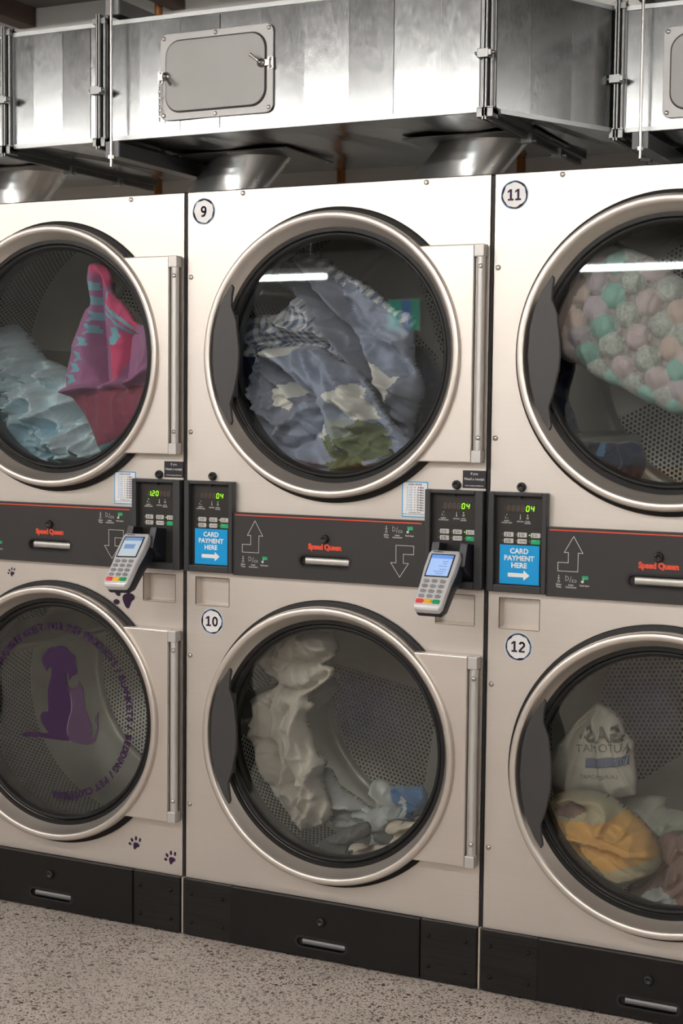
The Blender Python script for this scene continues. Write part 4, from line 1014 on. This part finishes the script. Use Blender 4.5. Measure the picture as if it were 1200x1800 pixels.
# --- upper middle drum (number 9)
S2 = 2.222; OX, OY = 330, 340
def c9(p): return sc(p, OX, OY, S2)
cloth('gingham_sheet', c9([(150, 520), (250, 472), (330, 465), (400, 402), (440, 400), (490, 480), (545, 560), (590, 680), (560, 760), (300, 900), (230, 950), (160, 820), (140, 640)]), .215, [G_BLUE, F_NAVY], 'blue and white gingham sheet at the left of the number 9 drum', 'bed sheet', bulge=.06, edge=.06, wrinkle=.012, wdir=1.4, wscale=12, seed=3, uvrot=.1,
      folds=[(c9([(200, 600), (330, 580), (520, 590)]), -.035, .012), (c9([(420, 430), (500, 500), (530, 560)]), .02, .014)], patches=[(c9([(130, 640), (270, 640), (250, 800), (240, 960), (130, 930)]), 1)])
cloth('gingham_backed_duvet', c9([(390, 240), (440, 222), (520, 250), (600, 310), (700, 370), (780, 440), (860, 480), (860, 640), (900, 760), (860, 900), (850, 990), (780, 1060), (700, 940), (620, 780), (560, 620), (480, 500), (400, 400), (300, 330)]), .26, [F_GREYBLUE, F_CHAMB, F_WHITE, G_BLUE], 'grey blue duvet cover with gingham hem arching over the number 9 drum', 'duvet cover', bulge=.06, edge=.05, wrinkle=.014, wdir=.9, wscale=11, warp=.03, seed=4,
      folds=[(c9([(430, 290), (520, 400), (640, 540), (740, 740), (790, 900)]), -.05, .012), (c9([(480, 280), (600, 440), (690, 600), (800, 800)]), .03, .016), (c9([(620, 420), (680, 520), (800, 620), (850, 700)]), -.03, .012), (c9([(380, 330), (470, 420), (580, 560), (700, 720)]), .02, .012)],
      patches=[(c9([(720, 660), (830, 700), (800, 820), (785, 830), (760, 740)]), 2), (c9([(380, 235), (450, 215), (600, 290), (720, 370), (880, 480), (860, 530), (760, 470), (640, 400), (540, 300), (450, 255)]), 3), (c9([(600, 330), (860, 520), (880, 700), (800, 720), (700, 620), (640, 480)]), 1)])
cloth('patchwork_duvet', c9([(255, 620), (330, 598), (420, 590), (490, 600), (560, 650), (640, 700), (740, 860), (800, 930), (860, 1000), (800, 1080), (640, 1130), (480, 1130), (330, 1060), (240, 900), (200, 780)]), .13, [F_CHAMB, F_WHITE, F_GREEN, F_SAGE, F_GREYBLUE], 'patchwork duvet cover in blue, white and green squares, heaped in the number 9 drum', 'duvet cover', bulge=.075, edge=.07, wrinkle=.016, wdir=.8, wscale=16, warp=.09, seed=5,
      folds=[(c9([(270, 620), (400, 660), (520, 760), (560, 860)]), .03, .014), (c9([(260, 660), (380, 720), (470, 800), (550, 870)]), -.055, .020), (c9([(490, 600), (550, 700), (570, 860), (600, 1000)]), .03, .012), (c9([(640, 740), (700, 860), (780, 1030)]), -.03, .012), (c9([(340, 960), (440, 860), (540, 820)]), .025, .012), (c9([(560, 1100), (640, 1060), (760, 1050)]), .03, .014), (c9([(400, 1000), (480, 950), (540, 880)]), -.035, .012)],
      patches=[(c9([(255, 615), (330, 595), (420, 592), (375, 645), (300, 640), (258, 640)]), 1), (c9([(555, 790), (630, 740), (660, 760), (720, 880), (680, 890), (640, 880)]), 1), (c9([(325, 760), (420, 720), (445, 770), (400, 850), (330, 830)]), 1), (c9([(510, 950), (560, 870), (580, 940), (560, 970)]), 1),
               (c9([(600, 960), (680, 880), (760, 930), (800, 1020), (700, 1050), (620, 1040)]), 2), (c9([(530, 970), (590, 940), (620, 1040), (560, 1030)]), 2), (c9([(540, 1050), (720, 1030), (700, 1090), (540, 1090)]), 2), (c9([(570, 880), (640, 880), (660, 940), (600, 960)]), 3), (c9([(250, 670), (460, 790), (400, 950), (250, 900)]), 4), (c9([(330, 765), (415, 725), (440, 770), (395, 848), (335, 825)]), 1)])
cloth('dark_blue_garment', c9([(850, 600), (930, 640), (990, 800), (960, 960), (850, 1080), (790, 1000), (800, 820)]), .42, [F_NAVY], 'dark blue garment behind the duvet cover in the number 9 drum', 'garment', bulge=.07, edge=.06, wrinkle=.015, seed=6)
# --- upper right drum (number 11): puff blanket
PUFF = [(370,150,4),(490,225,0),(300,250,2),(590,150,3),(355,370,4),(240,450,2),(150,390,2),(480,470,0),(620,370,3),(360,560,4),(130,560,2),(215,650,2),(575,600,3),(725,515,1),(860,420,3),(240,740,4),(120,720,2),(405,680,0),(640,755,1),(820,670,3),(930,590,2),(290,870,0),(465,810,3),(130,850,1),(880,830,2),(715,905,3),(535,970,1),(350,990,3),(780,1045,1),(930,980,0),(595,1090,3),(455,1065,0),(825,1170,3),(680,1170,0),(930,1130,4),(880,1240,0),(740,280,1),(960,740,3),(1000,900,1),(1040,1050,3),(1000,1200,2),(1060,780,0),(1040,480,4),(1060,620,1),(1120,900,3),(1130,1100,1),(1100,1250,0),(980,1330,3),(60,650,2),(430,110,3)]
SP = 3.9125
PW = [(at(960 + a / SP, 400 + b_ / SP, .095), k) for a, b_, k in PUFF]; PC = np.array([(p.x, p.z) for p, k in PW]); PK = np.array([k for p, k in PW])
def puff_h(P, H, D):
    d = np.linalg.norm(P[:, None, :] - PC[None], axis=2).min(1); r = .0290
    dome = .026 * np.sqrt(np.clip(1 - (d / r) ** 2, 0, 1)); return H + dome * np.clip(D / .006, 0, 1)
def puff_m(c, mi):
    dd = np.linalg.norm(c[:, None, :] - PC[None], axis=2); k = dd.argmin(1); out = PK[k].copy(); out[dd.min(1) > .0290] = 5; return out
cloth('puff_blanket', sc([(380, 80), (500, 110), (640, 170), (720, 210), (930, 350), (1100, 420), (1240, 600), (1240, 1250), (1100, 1350), (960, 1300), (860, 1290), (700, 1220), (600, 1170), (500, 1110), (390, 1070), (280, 1010), (190, 940), (90, 910), (40, 800), (20, 600), (60, 480), (140, 350), (250, 230)], 960, 400, SP), .14,
      F_POMS, 'pastel mint, pink and peach puff blanket in the number 11 drum', 'blanket', bulge=.06, edge=.07, wrinkle=.003, wscale=20, seed=7, heightfn=puff_h, matfn=puff_m, res=.0035)
cloth('navy_sheet', sc([(60, 900), (170, 930), (120, 1150), (160, 1280), (230, 1450), (420, 1480), (600, 1480), (660, 1600), (600, 1760), (430, 1800), (150, 1600), (0, 1300)], 960, 400, SP), .25, [F_NAVY, F_BLUE], 'dark navy sheet lying at the bottom left of the number 11 drum', 'bed sheet', bulge=.05, edge=.05, wrinkle=.02, wdir=.4, seed=8, patches=[(sc([(350, 1480), (390, 1480), (395, 1570), (350, 1580)], 960, 400, SP), 1)])
# --- lower middle drum (number 10)
S10 = 2.3077
def c10(p): return sc(p, 340, 1040, S10)
cloth('oatmeal_bath_towel', c10([(330, 190), (420, 165), (520, 170), (565, 220), (550, 270), (500, 300), (548, 320), (520, 370), (440, 430), (468, 470), (440, 510), (460, 590), (480, 660), (520, 700), (500, 760), (540, 890), (520, 950), (430, 975), (370, 920), (310, 830), (260, 720), (225, 590), (235, 500), (215, 440), (300, 400), (320, 370), (260, 300)]), .16, [F_TERRY], 'long oatmeal bath towel hanging in folds down the number 10 drum', 'towel', bulge=.045, edge=.04, wrinkle=.012, wdir=.15, wscale=13, warp=.05, seed=9,
      folds=[(c10([(320, 440), (310, 560), (340, 700), (360, 900)]), -.03, .010), (c10([(380, 470), (350, 560), (370, 680), (400, 760)]), -.025, .009), (c10([(300, 310), (340, 390), (440, 400), (520, 340)]), -.03, .010), (c10([(390, 780), (420, 880), (430, 940), (450, 900), (400, 790)]), -.03, .007), (c10([(380, 290), (460, 290), (540, 270)]), -.03, .010), (c10([(260, 460), (270, 600), (300, 760)]), .02, .012), (c10([(480, 740), (500, 850), (430, 960)]), .015, .012)])
cloth('pale_grey_bath_sheet', c10([(500, 735), (540, 730), (570, 790), (640, 840), (720, 890), (710, 780), (740, 770), (790, 800), (820, 880), (940, 840), (900, 920), (800, 950), (780, 1040), (710, 1040), (700, 960), (640, 970), (560, 960), (510, 900), (480, 830)]), .25, [F_TERRY2, F_BLUE], 'pale grey bath sheet spreading across the bottom of the number 10 drum', 'towel', bulge=.045, edge=.035, wrinkle=.010, wdir=.9, wscale=16, warp=.06, seed=10,
      folds=[(c10([(510, 800), (560, 880), (680, 890), (760, 880)]), -.03, .010), (c10([(530, 760), (590, 850), (720, 900), (760, 1000)]), .02, .010), (c10([(560, 930), (640, 940), (690, 930)]), -.02, .009), (c10([(730, 940), (745, 1040)]), -.02, .009)])
cloth('bright_blue_cloth', c10([(790, 800), (860, 795), (920, 800), (938, 840), (925, 890), (880, 900), (880, 935), (820, 935), (832, 885), (800, 860)]), .17, [F_BLUE, F_TERRY2], 'bright blue cloth at the lower right of the number 10 drum', 'cloth', bulge=.025, edge=.02, wrinkle=.010, wdir=.8, wscale=22, seed=11, folds=[(c10([(810, 810), (860, 860), (930, 900)]), -.02, .006)], patches=[(c10([(815, 808), (850, 850), (880, 940), (860, 935), (845, 880)]), 1)])
cloth('cream_glove', c10([(770, 960), (800, 935), (900, 935), (960, 850), (1010, 800), (1010, 900), (930, 990), (830, 1040), (780, 1030), (800, 1000), (770, 985)]), .095, [F_TERRY3], 'cream knitted glove shape at the right edge of the number 10 drum', 'cloth', bulge=.025, edge=.02, wrinkle=.006, wdir=1.5, wscale=20, seed=12, folds=[(c10([(770, 995), (860, 990), (950, 960)]), -.03, .008)])
cloth('cream_face_cloth', c10([(615, 1060), (630, 1030), (680, 1030), (720, 1050), (830, 1040), (820, 1100), (700, 1110), (620, 1100)]), .065, [F_TERRY3], 'cream face cloth at the very bottom of the number 10 drum', 'cloth', bulge=.025, edge=.02, wrinkle=.006, seed=13)
cloth('charcoal_sock', c10([(520, 1010), (600, 970), (690, 940), (700, 1000), (620, 1030), (590, 1100), (500, 1090), (460, 1060), (490, 1030)]), .10, [F_GREYD, F_WHITE], 'dark grey sock with pale toe at the bottom left of the number 10 drum', 'sock', bulge=.03, edge=.03, wrinkle=.005, seed=14, patches=[(c10([(460, 1070), (480, 1035), (505, 1045), (500, 1085)]), 1)])
# --- lower right drum (number 12)
def c12(p): return sc(p, 840, 1080, 3)
bag = cloth('drawstring_bag', c12([(612, 470), (650, 495), (700, 530), (735, 575), (755, 640), (800, 690), (805, 780), (820, 880), (818, 970), (730, 985), (560, 980), (380, 960), (340, 850), (370, 720), (440, 650), (500, 570)]), .24, [F_BAG], 'cream cloth bag with faded mirror-reversed print in the number 12 drum', 'bag', bulge=.05, edge=.05, wrinkle=.008, wdir=.3, wscale=9, seed=15,
      folds=[(c12([(612, 480), (560, 560), (450, 640)]), -.025, .012), (c12([(612, 480), (540, 520), (430, 680)]), .02, .010), (c12([(610, 500), (620, 600)]), .012, .012)], smooth_out=False)
# print laid on the bag's surface
def lay_on(mb_pts, fs, src, name, mat, parent, lift=.005):
    from mathutils.bvhtree import BVHTree
    bv = BVHTree.FromPolygons([v.co for v in src.data.vertices], [p.vertices for p in src.data.polygons]); out = []
    for x, z in mb_pts:
        h = bv.ray_cast(Vector((x, -.3, z)), Vector((0, 1, 0)))
        out.append((x, (h[0].y if h[0] else .17) - lift, z))
    m = MB(); m.v = out; m.f = fs; m.m = [0] * len(fs); m.sm = [False] * len(fs); return m.build(name, mat, parent)
def mirrored(txt, cpx, size, bold, tilt):
    vs, fs = text_geo(txt, bold); c_ = at(cpx[0], cpx[1], .20); c2, s2 = math.cos(tilt), math.sin(tilt)
    return [(c_.x + (-u * c2 - v * s2) * size, c_.z + (-u * s2 + v * c2) * size) for u, v in vs], fs
for t, p, s_, bo, mt in (('GAS-', (840 + 655 / 3, 1080 + 636 / 3), .052, .03, F_PRINT), ('AUTOMAT', (840 + 660 / 3, 1080 + 705 / 3), .026, 0, F_PRINT), ('LAUNDROMAT', (840 + 640 / 3, 1080 + 855 / 3), .013, 0, F_PRINT)):
    v_, f_ = mirrored(t, p, s_, bo, .10); lay_on(v_, f_, bag, 'bag_print', mt, bag)
NXB = 24; bp = [(570 + 220 * i / NXB, y_ - (10 * (i / NXB) ** 2)) for y_ in (805, 755) for i in range(NXB + 1)]
bq = [(lambda q: (q.x, q.z))(at(840 + a / 3, 1080 + b_ / 3, .20)) for a, b_ in bp]
lay_on(bq, [(i, i + 1, NXB + 2 + i, NXB + 1 + i) for i in range(NXB)], bag, 'bag_stripe', F_PRINTB, bag)
cloth('sage_fleece', c12([(640, 985), (800, 975), (960, 985), (975, 1040), (1060, 1060), (1200, 1100), (1300, 1300), (1000, 1380), (820, 1300), (700, 1100)]), .35, [F_SAGE2], 'pale sage fleece behind the yellow pillowcase in the number 12 drum', 'blanket', bulge=.06, edge=.06, wrinkle=.012, seed=16)
cloth('dusty_rose_jumper', c12([(900, 1240), (980, 1180), (1080, 1200), (1300, 1230), (1300, 1500), (1100, 1600), (850, 1600), (720, 1510), (760, 1470)]), .24, [F_BROWN, F_TERRY2], 'dusty rose jumper under the yellow pillowcase in the number 12 drum', 'jumper', bulge=.07, edge=.06, wrinkle=.014, wdir=-.7, seed=17,
      folds=[(c12([(760, 1500), (880, 1420), (1060, 1280)]), -.03, .014)], patches=[(c12([(840, 1530), (900, 1440), (980, 1420), (1060, 1480), (1080, 1560), (1000, 1600), (860, 1600)]), 1)])
cloth('yellow_pillowcase', c12([(330, 1060), (360, 985), (420, 960), (520, 955), (640, 975), (740, 1040), (850, 1130), (910, 1220), (942, 1320), (900, 1390), (820, 1430), (720, 1480), (640, 1440), (520, 1350), (380, 1220)]), .12, [F_YELLOW, F_YELP, F_BROWN], 'mustard and pale yellow pillowcase bundle in the number 12 drum', 'pillowcase', bulge=.075, edge=.06, wrinkle=.009, wdir=1.3, wscale=12, seed=18,
      folds=[(c12([(380, 985), (520, 975), (640, 1000), (690, 1060), (640, 1140)]), .022, .009), (c12([(420, 1040), (500, 1020), (560, 1050)]), -.05, .016), (c12([(440, 1210), (600, 1230), (740, 1270)]), -.018, .010), (c12([(640, 1140), (740, 1180), (800, 1110)]), .008, .006)],
      patches=[(c12([(330, 1080), (360, 980), (520, 945), (660, 970), (760, 1050), (690, 1080), (600, 1100), (460, 1090), (380, 1110)]), 1), (c12([(480, 1280), (700, 1350), (940, 1290), (950, 1390), (720, 1500), (560, 1400)]), 1), (c12([(380, 1040), (470, 1000), (540, 1020), (560, 1050), (500, 1075), (400, 1080)]), 2)])
